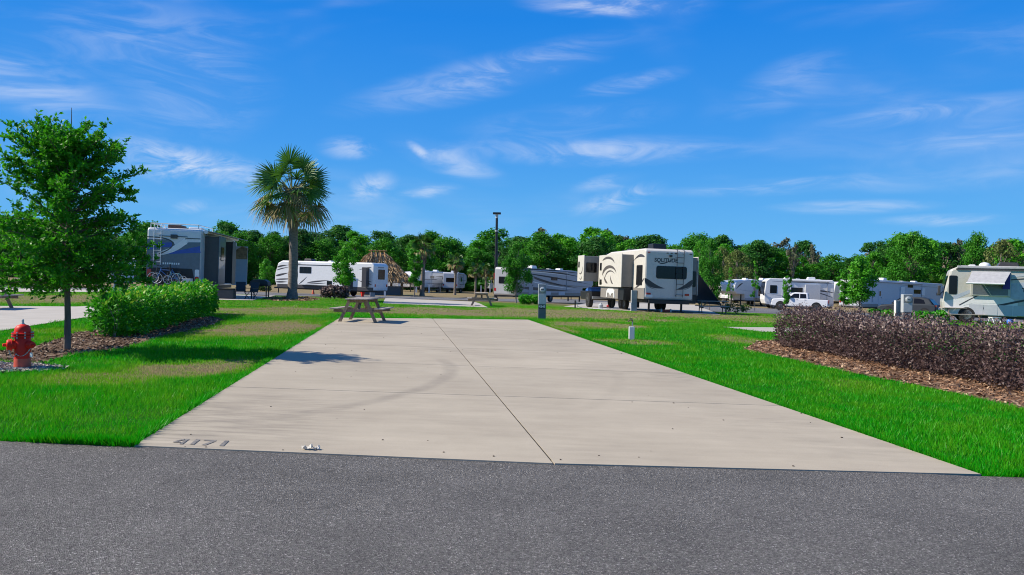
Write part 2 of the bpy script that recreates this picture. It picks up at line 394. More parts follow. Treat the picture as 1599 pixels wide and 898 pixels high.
def mat_asphalt(name, base, speck, bump=.5):
    m, ns, ls = newmat(name)
    out = addn(ns, 'ShaderNodeOutputMaterial'); b = addn(ns, 'ShaderNodeBsdfPrincipled'); b.inputs['Roughness'].default_value = .85; b.inputs['Specular IOR Level'].default_value = .25
    geo = addn(ns, 'ShaderNodeNewGeometry')
    vo = addn(ns, 'ShaderNodeTexVoronoi', Scale=125.0); ls.new(geo.outputs['Position'], vo.inputs['Vector'])
    n1 = addn(ns, 'ShaderNodeTexNoise', Scale=60.0, Detail=5.0, Roughness=.8); ls.new(geo.outputs['Position'], n1.inputs['Vector'])
    n2 = addn(ns, 'ShaderNodeTexNoise', Scale=.8, Detail=8.0, Roughness=.7); ls.new(geo.outputs['Position'], n2.inputs['Vector'])
    sepc = addn(ns, 'ShaderNodeSeparateColor'); ls.new(vo.outputs['Color'], sepc.inputs[0])
    cr = addn(ns, 'ShaderNodeValToRGB'); e = cr.color_ramp.elements
    e[0].position = .0; e[0].color = rgb([c * .38 for c in base]); e[1].position = 1; e[1].color = rgb(speck)
    q = e.new(.45); q.color = rgb(base); q = e.new(.82); q.color = rgb([c * 1.35 for c in base])
    mixv = addn(ns, 'ShaderNodeMath', operation='MULTIPLY_ADD'); ls.new(n1.outputs['Fac'], mixv.inputs[0]); mixv.inputs[1].default_value = 1.15
    sub = addn(ns, 'ShaderNodeMath', operation='MULTIPLY_ADD'); ls.new(sepc.outputs[0], sub.inputs[0]); sub.inputs[1].default_value = .85; sub.inputs[2].default_value = -.52
    ls.new(sub.outputs[0], mixv.inputs[2]); ls.new(mixv.outputs[0], cr.inputs[0])
    mr = addn(ns, 'ShaderNodeMapRange'); mr.inputs[1].default_value = .3; mr.inputs[2].default_value = .7; mr.inputs[3].default_value = .80; mr.inputs[4].default_value = 1.18; ls.new(n2.outputs['Fac'], mr.inputs[0])
    mx = addn(ns, 'ShaderNodeMixRGB', blend_type='MULTIPLY'); mx.inputs[0].default_value = 1; ls.new(cr.outputs[0], mx.inputs[1]); ls.new(mr.outputs[0], mx.inputs[2])
    ls.new(mx.outputs[0], b.inputs['Base Color'])
    bp = addn(ns, 'ShaderNodeBump', Strength=bump, Distance=.012); ls.new(vo.outputs['Distance'], bp.inputs['Height']); ls.new(bp.outputs[0], b.inputs['Normal'])
    ls.new(b.outputs[0], out.inputs[0]); return m
M_ASPH = mat_asphalt('asphalt', (.130, .123, .114), (.48, .455, .42), .7)
M_ASPH2 = mat_asphalt('asphalt_service', (.15, .15, .155), (.3, .3, .3), .4)

def sheet(name, poly, mat, dz, step=None, jitter=0, kind='structure'):
    """flat sheet following the ground a few millimetres up"""
    bm = bmesh.new(); vs = [bm.verts.new((p[0], p[1], 0)) for p in poly]
    f = bm.faces.new(vs); bmesh.ops.triangulate(bm, faces=[f])
    if step:
        for _ in range(8):
            es = [e for e in bm.edges if e.calc_length() > step]
            if not es: break
            bmesh.ops.subdivide_edges(bm, edges=es, cuts=1); bmesh.ops.triangulate(bm, faces=bm.faces[:])
    for v in bm.verts: v.co.z = float(gz(v.co.x, v.co.y)) + dz
    bmesh.ops.recalc_face_normals(bm, faces=bm.faces[:])
    me = bpy.data.meshes.new(name); bm.to_mesh(me); bm.free(); me.materials.append(mat)
    o = bpy.data.objects.new(name, me); COL.objects.link(o); o['kind'] = kind; return o
# ragged asphalt edge against the lawn
def ragged(a, b, n, amp, seed):
    r = random.Random(seed); d = Vector((b[0] - a[0], b[1] - a[1])); nn = Vector((-d.y, d.x)).normalized(); out = []
    for i in range(n + 1):
        t = i / n; j = amp * (r.random() - .5) + amp * .8 * math.sin(i * .37 + seed)
        out.append((a[0] + d.x * t + nn.x * j, a[1] + d.y * t + nn.y * j))
    return out
e0, e1 = ext(ROAD0, ROAD1, -.6), ext(ROAD0, ROAD1, 1.5)
fine = ragged(e0, e1, 260, .012, 3)
road = sheet('road', [ROADPOLY[0]] + fine + [ROADPOLY[1], (90, -1.0), (-80, -1.0)], M_ASPH, .012)
# concrete -----------------------------------------------------------
def mat_concrete(name, c0, c1, arc=None, stain=.5):
    m, ns, ls = newmat(name)
    out = addn(ns, 'ShaderNodeOutputMaterial'); b = addn(ns, 'ShaderNodeBsdfPrincipled'); b.inputs['Roughness'].default_value = .85; b.inputs['Specular IOR Level'].default_value = .2
    geo = addn(ns, 'ShaderNodeNewGeometry'); oi = addn(ns, 'ShaderNodeObjectInfo')
    def noise(sc, det, st=(1, 1, 1), rot=0):
        mp = addn(ns, 'ShaderNodeMapping'); mp.inputs['Scale'].default_value = st; mp.inputs['Rotation'].default_value = (0, 0, rot); ls.new(geo.outputs['Position'], mp.inputs[0])
        nz = addn(ns, 'ShaderNodeTexNoise', Scale=sc, Detail=det, Roughness=.65); ls.new(mp.outputs[0], nz.inputs['Vector']); return nz.outputs['Fac']
    def rng(s, a, bb, c, d):
        r = addn(ns, 'ShaderNodeMapRange'); ls.new(s, r.inputs[0])
        for i, v in enumerate((a, bb, c, d)): r.inputs[i + 1].default_value = v
        return r.outputs[0]
    def mth(op, a, bb, clamp=False):
        r = addn(ns, 'ShaderNodeMath', operation=op, use_clamp=clamp)
        for i, s in enumerate((a, bb)):
            if isinstance(s, (int, float)): r.inputs[i].default_value = s
            else: ls.new(s, r.inputs[i])
        return r.outputs[0]
    mx = addn(ns, 'ShaderNodeMixRGB'); mx.inputs[1].default_value = rgb(c0); mx.inputs[2].default_value = rgb(c1)
    ls.new(rng(noise(.55, 6), .3, .7, 0, 1), mx.inputs[0])
    f = mth('MULTIPLY', rng(noise(1.0, 6, (.6, 3.2, 1)), .3, .72, .92, 1.06), rng(noise(140, 2), .25, .75, .90, 1.08))
    f = mth('MULTIPLY', f, rng(oi.outputs['Random'], 0, 1, .95, 1.04))
    brush = rng(noise(1.0, 3, (2.0, 95, 1)), .3, .7, .978, 1.02); f = mth('MULTIPLY', f, brush)
    st = mth('MULTIPLY', rng(noise(.42, 8), .46, .70, 0, 1), rng(noise(2.3, 8, (.5, 2.2, 1)), .40, .66, 0, 1))
    st = mth('MULTIPLY', st, stain)
    if arc:
        sp = addn(ns, 'ShaderNodeSeparateXYZ'); ls.new(geo.outputs['Position'], sp.inputs[0])
        for (ax, ay, ar, w, amt, y0, y1) in arc:
            dx = mth('SUBTRACT', sp.outputs[0], ax); dy = mth('SUBTRACT', sp.outputs[1], ay)
            dd = mth('SQRT', mth('ADD', mth('MULTIPLY', dx, dx), mth('MULTIPLY', dy, dy)), 0)
            k = rng(mth('ABSOLUTE', mth('SUBTRACT', dd, ar), 0), w * .3, w, 1, 0)
            side = mth('MULTIPLY', rng(sp.outputs[1], y0, y0 + 1.0, 0, 1), rng(sp.outputs[1], y1 - .8, y1, 1, 0))
            right = rng(dx, 0, .3, 0, 1)
            st = mth('ADD', st, mth('MULTIPLY', mth('MULTIPLY', k, amt), mth('MULTIPLY', mth('MULTIPLY', side, right), rng(noise(3, 4), .3, .65, .35, 1))))
        # weathered dark streaks by the near-left corner, brushed across
        c = G(330, 660); ex = mth('SUBTRACT', sp.outputs[0], c.x); ey = mth('SUBTRACT', sp.outputs[1], c.y)
        q = mth('SQRT', mth('ADD', mth('MULTIPLY', mth('MULTIPLY', ex, ex), .55), mth('MULTIPLY', mth('MULTIPLY', ey, ey), .22)), 0)
        k = rng(q, .25, 1.25, 1.0, 0); st = mth('ADD', st, mth('MULTIPLY', k, rng(noise(1.6, 6, (1.0, 7, 1)), .42, .70, 0, 1)))
        for (sx, sy, a) in ((1050, 590, .6), (1180, 660, .35), (560, 570, .25), (880, 522, .3), (1000, 566, .3)):
            c = G(sx, sy); ex = mth('SUBTRACT', sp.outputs[0], c.x); ey = mth('SUBTRACT', sp.outputs[1], c.y)
            q = mth('SQRT', mth('ADD', mth('MULTIPLY', mth('MULTIPLY', ex, ex), .5), mth('MULTIPLY', mth('MULTIPLY', ey, ey), 1.6)), 0)
            st = mth('ADD', st, mth('MULTIPLY', rng(q, .1, 1.0, a, 0), rng(noise(2.6, 6, (1, 3, 1)), .45, .68, 0, 1)))
    dk = addn(ns, 'ShaderNodeMixRGB'); ls.new(mth('MULTIPLY', st, .6, True), dk.inputs[0]); dk.inputs[2].default_value = (.13, .115, .10, 1)
    ml = addn(ns, 'ShaderNodeMixRGB', blend_type='MULTIPLY'); ml.inputs[0].default_value = 1; ls.new(mx.outputs[0], ml.inputs[1]); ls.new(f, ml.inputs[2])
    ls.new(ml.outputs[0], dk.inputs[1]); ls.new(dk.outputs[0], b.inputs['Base Color'])
    bp = addn(ns, 'ShaderNodeBump', Strength=.25, Distance=.004); ls.new(noise(1, 3, (6, 160, 1)), bp.inputs['Height']); ls.new(bp.outputs[0], b.inputs['Normal'])
    ls.new(b.outputs[0], out.inputs[0]); return m
def circ3(a, b, c):
    ax, ay, bx_, by, cx, cy = a[0], a[1], b[0], b[1], c[0], c[1]
    d = 2 * (ax * (by - cy) + bx_ * (cy - ay) + cx * (ay - by))
    ux = ((ax**2 + ay**2) * (by - cy) + (bx_**2 + by**2) * (cy - ay) + (cx**2 + cy**2) * (ay - by)) / d
    uy = ((ax**2 + ay**2) * (cx - bx_) + (bx_**2 + by**2) * (ax - cx) + (cx**2 + cy**2) * (bx_ - ax)) / d
    return ux, uy, math.hypot(ax - ux, ay - uy)
q = [G(701, 572), G(662, 608), G(463, 651)]
A1 = circ3(*q)
q2 = [G(962, 585), G(950, 622), G(890, 650)]; A2 = circ3(*q2)
M_CONC = mat_concrete('concrete', (.37, .322, .25), (.445, .392, .305), [(A1[0], A1[1], A1[2], .17, .55, q[2].y - .6, q[0].y + 1.2), (A2[0], A2[1], A2[2], .14, .16, q2[2].y - .3, q2[0].y + .8)], .55)
M_CONC2 = mat_concrete('concrete_far', (.42, .39, .34), (.50, .465, .41), None, .3)
M_JOINT = M('joint', (.03, .028, .025), .95)
pad = sheet('concrete_pad', [ext(PADC[0], PADC[3], .001), ext(PADC[1], PADC[2], .001), PADC[2], PADC[3]], M_JOINT, .015)
def onl(a, b, Y):
    t = (Y - a[1]) / (b[1] - a[1]); return (a[0] + (b[0] - a[0]) * t, Y)
def shrink(poly, g):
    n = len(poly); out = []
    c = Vector((sum(p[0] for p in poly) / n, sum(p[1] for p in poly) / n))
    for i in range(n):
        p0, p1, p2 = (Vector(poly[(i + k - 1) % n][:2]) for k in range(3))
        d1 = (p1 - p0).normalized(); d2 = (p2 - p1).normalized(); n1 = Vector((-d1.y, d1.x)); n2 = Vector((-d2.y, d2.x))
        if n1.dot(c - p1) < 0: n1 = -n1
        if n2.dot(c - p1) < 0: n2 = -n2
        k = (n1 + n2); k = k / max(k.dot(n1), .2); out.append(tuple(p1 + k * g))
    return out
def slab(poly, mat, parent, dz=.022, th=.10, g=.006):
    pl = shrink(poly, g); mb = MB()
    mb.prism(pl, lambda u, v: (u, v, float(gz(u, v)) + dz - th), lambda u, v: (u, v, float(gz(u, v)) + dz))
    return mb.build('slab', mat, parent)
Ys = [None, 9.9, 13.25, 16.6, 19.95, 23.3, None]
for col in (0, 1):
    La, Lb = (PADC[0], PADC[3]) if col == 0 else (SEAM[0], SEAM[1]); Ra, Rb = (SEAM[0], SEAM[1]) if col == 0 else (PADC[1], PADC[2])
    for i in range(len(Ys) - 1):
        l0 = La if Ys[i] is None else onl(La, Lb, Ys[i]); r0 = Ra if Ys[i] is None else onl(Ra, Rb, Ys[i])
        l1 = Lb if Ys[i + 1] is None else onl(La, Lb, Ys[i + 1]); r1 = Rb if Ys[i + 1] is None else onl(Ra, Rb, Ys[i + 1])
        slab([l0[:2], r0[:2], r1[:2], l1[:2]], M_CONC, pad, g=.009)
# stencilled number at the near-left corner
M_PAINT = M('worn_black_paint', (.07, .068, .07), .8, var=.5, scale=22, col2=(.27, .25, .22))
n0 = G(270, 697.5); n1_ = G(357, 701.5); ux = Vector((n1_.x - n0.x, n1_.y - n0.y)).normalized(); uy = Vector((PADC[3].x - PADC[0].x, PADC[3].y - PADC[0].y)).normalized()
def digit(ch, off, parent):
    polys = {'1': [[(.32, 0), (.54, 0), (.54, 1), (.32, 1)]],
             '7': [[(.02, .82), (.66, .82), (.66, 1), (.02, 1)], [(.18, 0), (.40, 0), (.66, .78), (.46, .78)]],
             '4': [[(.44, 0), (.62, 0), (.62, 1), (.44, 1)], [(.0, .26), (.40, .26), (.40, .40), (.0, .40)], [(.0, .42), (.18, .42), (.40, .8), (.40, 1), (.34, 1)]]}[ch]
    mb = MB(); s = .21
    for p in polys:
        vs = []
        for (a, b_) in p:
            w = Vector((n0.x, n0.y)) + ux * (off + a * s * .8) + uy * (b_ * s); vs.append((w.x, w.y, float(gz(w.x, w.y)) + .0262))
        mb.add(vs, [tuple(range(len(vs)))])
    mb.build('painted_digit', M_PAINT, parent)
for ch, off in zip('4171', (-.02, .09, .215, .345)): digit(ch, off, pad)
rs = random.Random(9); mb = MB()
for _ in range(70):
    t_ = rs.random() ** 1.6; u_ = rs.random(); l_ = ext(PADC[0], PADC[3], t_); r_ = ext(PADC[1], PADC[2], t_); p_ = ext(l_, r_, u_); q_ = rs.uniform(.003, .010)
    mb.box(p_[0] - q_, p_[0] + q_ * rs.uniform(.4, 1.2), p_[1] - q_, p_[1] + q_ * .7, float(gz(*p_)) + .0225, float(gz(*p_)) + .0225 + q_ * .7)
deb = mb.build('debris', M('debris', (.07, .05, .035), .9, var=.4), pad); deb['kind'] = 'stuff'
# other pads, each cut into slabs
def padrow(name, poly, mat, cuts):
    base = sheet(name, poly, M_JOINT, .004)
    (a, b_, c, d) = poly
    for i in range(cuts):
        t0, t1 = i / cuts, (i + 1) / cuts
        slab([ext(a, b_, t0), ext(a, b_, t1), ext(d, c, t1), ext(d, c, t0)], mat, base)
    return base
sheet('concrete_pad', PAD_LEFT, M_CONC2, .02)
padrow('concrete_pad', [PAD_MID[0], PAD_MID[1], PAD_MID[2], PAD_MID[3]], M_CONC2, 2)
sheet('concrete_pad', PAD_RIGHT, M_CONC2, .02)
sheet('concrete_pad', PAD_SOL, M_CONC2, .02); sheet('concrete_pad', PAD_A, M_CONC2, .02)
sheet('service_road', ROAD2, M_ASPH2, .012, 6.0); sheet('pavement', STRIP_L, M_CONC2, .03)

# ------------------------------------------------------------------ grass blades
def sample_lawn(n, x0, x1, y0, y1, rng):
    x = rng.uniform(x0, x1, n); y = rng.uniform(y0, y1, n)
    fr = np.abs(x - 0.0) < (.66 * y * 1.06 + 2.0); x, y = x[fr], y[fr]
    k = np.ones(len(x), bool)
    for P_ in HARD + [MULCH_L, MULCH_R, GRAVEL, [(PADC[0].x + .05, PADC[0].y + .1), (PADC[1].x - .1, PADC[1].y + .1), (PADC[1].x - .1, 5.5), (PADC[0].x + .05, 5.5)]]: k &= ~inpoly(x, y, P_)
    return x[k], y[k]
gv, gf, gt = [], [], []; off = 0
rg = np.random.default_rng(5)
for (n, x0, x1, y0, y1, hh, ww) in ((300000, -10.5, 10.5, 6.1, 11.5, .056, .0105), (260000, -14, 14, 11.5, 19, .056, .014), (240000, -22, 24, 19, 32, .062, .021), (130000, -34, 36, 32, 50, .06, .034)):
    x, y = sample_lawn(n, x0, x1, y0, y1, rg); m_ = len(x); d = dryness(x, y)
    z = gz(x, y)
    lush = vnoise(x, y, 1.3, 3)
    h = hh * (.55 + .8 * rg.random(m_)) * (.55 + .9 * lush) * (1 - .5 * d)
    a = rg.uniform(0, 2 * np.pi, m_); lean = rg.uniform(.1, .9, m_) * h
    b_ = rg.uniform(0, 2 * np.pi, m_); w = ww * (.6 + .8 * rg.random(m_))
    dx, dy = np.cos(b_) * w / 2, np.sin(b_) * w / 2; tx, ty = x + np.cos(a) * lean, y + np.sin(a) * lean
    V = np.stack([np.stack([x - dx, y - dy, z - .01], 1), np.stack([x + dx, y + dy, z - .01], 1), np.stack([tx, ty, z + h], 1)], 1).reshape(-1, 3)
    gv.append(V); gf.append(np.arange(3 * m_).reshape(m_, 3) + off); off += 3 * m_
    tint = np.clip(.02 + .66 * d + .26 * rg.random(m_) ** 2 + .25 * (lush - .5) + .42 * (vnoise(x + 50, y, 2.6, 4) - .5) + .12 + (rg.random(m_) > .965) * .3, 0, 1); gt.append(np.repeat(tint, 3))
def fringe(a, b, n, side, hh, ww, spread):
    global off
    a, b = np.array(a[:2]), np.array(b[:2]); t_ = rg.random(n); d_ = (b - a) / np.linalg.norm(b - a); nn = np.array([-d_[1], d_[0]]) * side
    clump = vnoise(t_ * np.linalg.norm(b - a), np.zeros(n), 2.2, 3); k = rg.random(n) < .35 + clump; t_, clump = t_[k], clump[k]; n = len(t_)
    p = a + (b - a) * t_[:, None] + nn * (rg.random(n) * spread)[:, None]; x, y = p[:, 0], p[:, 1]; z = gz(x, y)
    h = hh * (.5 + rg.random(n)) * (.5 + clump); ln = h * rg.uniform(.2, 1.2, n); dv = -nn[None, :] * rg.uniform(-.3, 1.0, n)[:, None] + d_[None, :] * rg.normal(0, .6, n)[:, None]
    w = ww * (.6 + .8 * rg.random(n)); b2 = rg.uniform(0, 6.28, n); dx, dy = np.cos(b2) * w / 2, np.sin(b2) * w / 2
    V = np.stack([np.stack([x - dx, y - dy, z - .01], 1), np.stack([x + dx, y + dy, z - .01], 1), np.stack([x + dv[:, 0] * ln, y + dv[:, 1] * ln, z + h], 1)], 1).reshape(-1, 3)
    gv.append(V); gf.append(np.arange(3 * n).reshape(n, 3) + off); off += 3 * n
    gt.append(np.repeat(np.clip(.02 + .3 * rg.random(n) ** 2 + .5 * dryness(x, y), 0, 1), 3))
fringe(PADC[0], PADC[3], 16000, 1, .062, .012, .10); fringe(PADC[1], PADC[2], 18000, -1, .058, .012, .08); fringe(ROAD0, PADC[0], 5000, 1, .06, .012, .10); fringe(PADC[1], ext(ROAD0, ROAD1, 1.2), 3500, 1, .058, .012, .10)
fringe(PADC[3], PADC[2], 4000, 1, .07, .018, .12)
M_GRASS = leafmat('grass_blade', (.008, .37, .002), (.21, .44, .015), (.44, .35, .19), rough=.45, trans=.42, spec=.22)
g_ = npmesh('grass', np.concatenate(gv), np.concatenate(gf), M_GRASS, {'tint': np.concatenate(gt)})
tag(g_, 'short bright green lawn grass with drier tan patches', 'grass', kind='stuff')

# ------------------------------------------------------------------ mulch beds and gravel
M_MULCH = M('mulch_soil', (.10, .055, .032), .95, var=.4, scale=14, col2=(.19, .11, .065), bump=.8, bscale=40, coords='Object')
def chips(name, label, cat, poly, n, L, W, mat, dz=.015, seed=1, up=.25):
    rr = np.random.default_rng(seed); p = np.array(poly); x = rr.uniform(p[:, 0].min(), p[:, 0].max(), n * 6); y = rr.uniform(p[:, 1].min(), p[:, 1].max(), n * 6)
    xx, yy = x + rr.normal(0, .07, len(x)), y + rr.normal(0, .07, len(x))
    k = inpoly(x, y, poly); x, y = xx[k][:n], yy[k][:n]; n = len(x)
    D = np.stack([rr.normal(size=n), rr.normal(size=n), rr.normal(size=n) * up], 1)
    P_ = np.stack([x, y, gz(x, y) + dz + rr.random(n) * .02], 1)
    D = unit(D); A = unit(np.cross(D, np.stack([rr.normal(size=n) * .4, rr.normal(size=n) * .4, np.ones(n)], 1)))
    l = (L * (.5 + rr.random(n)))[:, None]; w = (W * (.5 + rr.random(n)))[:, None]
    V = np.stack([P_ - D * l / 2 - A * w / 2, P_ + D * l / 2 - A * w / 2, P_ + D * l / 2 + A * w / 2, P_ - D * l / 2 + A * w / 2], 1).reshape(-1, 3)
    o = npmesh(name, V, np.arange(4 * n).reshape(n, 4), mat, {'tint': np.repeat(rr.random(n), 4)})
    return tag(o, label, cat, kind='stuff')
M_CHIP = leafmat('mulch_chip', (.13, .065, .035), (.33, .19, .11), (.55, .40, .27), rough=.85, trans=0.0, spec=.15)
M_CHIPG = leafmat('leaf_litter', (.09, .055, .035), (.20, .135, .09), (.48, .38, .29), rough=.85, trans=0.0, spec=.15)
for nm, pl, sd in (('mulch_bed', MULCH_L, 2), ('mulch_bed', MULCH_R, 3), ('mulch_bed', MULCH_P, 4)):
    sheet(nm, pl, M_MULCH, .014)
chips('wood_mulch', 'brown leaf litter and wood chips under the green hedge', 'mulch', MULCH_L, 9000, .05, .022, M_CHIPG, seed=2)
chips('wood_mulch', 'orange brown wood chip mulch along the purple hedge', 'mulch', MULCH_R, 16000, .075, .022, M_CHIP, seed=3)
chips('wood_mulch', 'ring of orange wood chips around the tall palm', 'mulch', MULCH_P, 2500, .12, .05, M_CHIP, seed=4)
M_GRAV = M('gravel_base', (.30, .27, .24), .95, var=.3, scale=40)
sheet('gravel_bed', GRAVEL, M_GRAV, .014)
chips('gravel', 'pale grey gravel around the red hydrant', 'gravel', GRAVEL, 5000, .035, .03, leafmat('pebble', (.22, .2, .18), (.42, .39, .35), (.6, .57, .52), rough=.9, trans=0, spec=.2), seed=6, up=.6)

# ================================================================== VEGETATION
M_BARK = M('bark', (.10, .075, .055), .95, var=.35, scale=9, stretch=(1, 1, .25), bump=.9, bscale=25, col2=(.20, .16, .125))
M_BARKP = M('bark_pale', (.25, .215, .18), .95, var=.3, scale=8, stretch=(1, 1, .3), bump=.8, bscale=22)
LEAF_OAK = leafmat('leaf_oak', (.018, .13, .006), (.075, .38, .010), (.26, .52, .03), rough=.48, trans=.42, spec=.35)
LEAF_HEDGE = leafmat('leaf_hedge', (.016, .15, .006), (.065, .38, .010), (.38, .52, .05), rough=.45, trans=.38, spec=.35)
LEAF_PURPLE = leafmat('leaf_purple', (.040, .022, .023), (.155, .10, .094), (.46, .36, .32), rough=.5, trans=.15, spec=.35)
LEAF_DARK = leafmat('leaf_dark', (.014, .075, .014), (.038, .17, .022), (.09, .27, .03), rough=.6, trans=.35, spec=.25)
LEAF_MID = leafmat('leaf_mid', (.018, .115, .010), (.055, .27, .014), (.13, .38, .026), rough=.6, trans=.38, spec=.25)
LEAF_BRIGHT = leafmat('leaf_bright', (.028, .17, .008), (.085, .38, .012), (.20, .48, .03), rough=.55, trans=.38, spec=.3)
LEAF_OLIVE = leafmat('leaf_olive', (.045, .085, .022), (.13, .185, .045), (.30, .29, .12), rough=.7, trans=.25, spec=.2)
LEAF_GREY = leafmat('leaf_grey', (.05, .065, .04), (.14, .155, .09), (.24, .24, .16), rough=.75, trans=.2, spec=.2)
LEAF_PALM = leafmat('leaf_palm', (.022, .10, .012), (.10, .24, .026), (.42, .38, .07), rough=.42, trans=.25, spec=.4)
LEAF_PALMDRY = leafmat('leaf_palm_dry', (.12, .10, .03), (.30, .23, .075), (.46, .36, .17), rough=.6, trans=.2)

def onsphere(n, rng):
    return unit(rng.normal(size=(n, 3)))
def lobe_crown(lobes, n, size, rng, inner=.55, flat=.85, tintb=0.0):
    """leaf clumps over and inside a set of lobes (x,y,z,r)"""
    Lb = np.array(lobes); w = Lb[:, 3] ** 2; k = rng.choice(len(Lb), n, p=w / w.sum())
    d = onsphere(n, rng); r = inner + (1 - inner) * rng.random(n) ** .6
    P = Lb[k, :3] + d * (Lb[k, 3] * r)[:, None] * np.array([1, 1, flat]) + rng.normal(size=(n, 3)) * (Lb[k, 3] * .16)[:, None]
    N = unit(d + .75 * onsphere(n, rng) + np.array([0, 0, .25])); D = unit(np.cross(N, onsphere(n, rng)))
    L = size * (.6 + .8 * rng.random(n)); W = L * (.55 + .3 * rng.random(n)); A = np.cross(N, D)
    L_, W_ = L[:, None], W[:, None]; B = P - D * L_ * .5
    V = np.stack([B, P + A * W_ * .5 + N * W_ * .12, P + D * L_ * .5, P - A * W_ * .5 + N * W_ * .12], 1).reshape(-1, 3)
    lt = rng.random(len(Lb))[k]
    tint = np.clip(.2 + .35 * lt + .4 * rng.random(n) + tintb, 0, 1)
    return V, np.arange(4 * n).reshape(n, 4), np.repeat(tint, 4)
def limbs(mb, base, top, r0, branches):
    base, top = Vector(base), Vector(top); n = 7; pts = []; rad = []
    for i in range(n):
        t = i / (n - 1); p = base.lerp(top, t); w = .04 * (top - base).length * math.sin(t * 5 + base.x)
        pts.append(p + Vector((w * t * .5, w * .3 * t, 0))); rad.append(r0 * (1.25 if i == 0 else 1) * (1 - .78 * t))
    mb.tube(pts, rad, 7)
    for (t, e) in branches:
        s = base.lerp(top, t); e = Vector(e); m = s.lerp(e, .5) + Vector((0, 0, .06 * (e - s).length))
        rr = r0 * (1 - .7 * t) * .5; mb.tube([s, m, e], [rr, rr * .65, rr * .2], 5)
def far_tree(h, hb, Rr, nl, n, size, leaf, bark, seed, shape='round', trunk_r=None):
    """prototype meshes (trunk, crown) for the wood"""
    rng = np.random.default_rng(seed); rd = random.Random(seed); lobes = []; br = []
    for i in range(nl):
        t = rd.random(); z = hb + (h - hb) * (t ** .85)
        if shape == 'round': rad = Rr * math.sqrt(max(.08, 1 - (2 * (t - .42)) ** 2 * .85))
        elif shape == 'cone': rad = Rr * (1.0 - .82 * t) + .1 * Rr
        else: rad = Rr * (.45 + .65 * t) if t < .7 else Rr * (.9 - 1.4 * (t - .7))
        a = rd.random() * 6.283; q = rad * math.sqrt(rd.random()) * .85
        lr = Rr * rd.uniform(.13, .34) * (1 - .3 * t); lobes.append((q * math.cos(a), q * math.sin(a), z - lr * .3, lr))
        if i % 2 == 0: br.append((min(.9, max(.12, (z - .35 * h * .5) / h)), (q * math.cos(a), q * math.sin(a), z)))
    V, Fc, T = lobe_crown(lobes, n, size, rng)
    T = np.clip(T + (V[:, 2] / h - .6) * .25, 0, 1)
    tm = MB(); limbs(tm, (0, 0, -.2), (0, 0, h * .86), trunk_r or h * .022, br)
    return V, Fc, T, tm, leaf, bark
def tree_thing(name, label, cat, proto, loc, sc=1.0, rz=0.0, group=None, cache={}):
    key = id(proto)
    if key not in cache:
        V, Fc, T, tm, leaf, bark = proto
        t = thing(name, label, cat, group=group)
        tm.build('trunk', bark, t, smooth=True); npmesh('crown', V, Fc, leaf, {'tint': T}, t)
        cache[key] = t
    else:
        t = dup(cache[key], label, group)
        if group is None and 'group' in t: del t['group']
        t.name = name; t['category'] = cat
    place(t, loc, rz, sc); return t

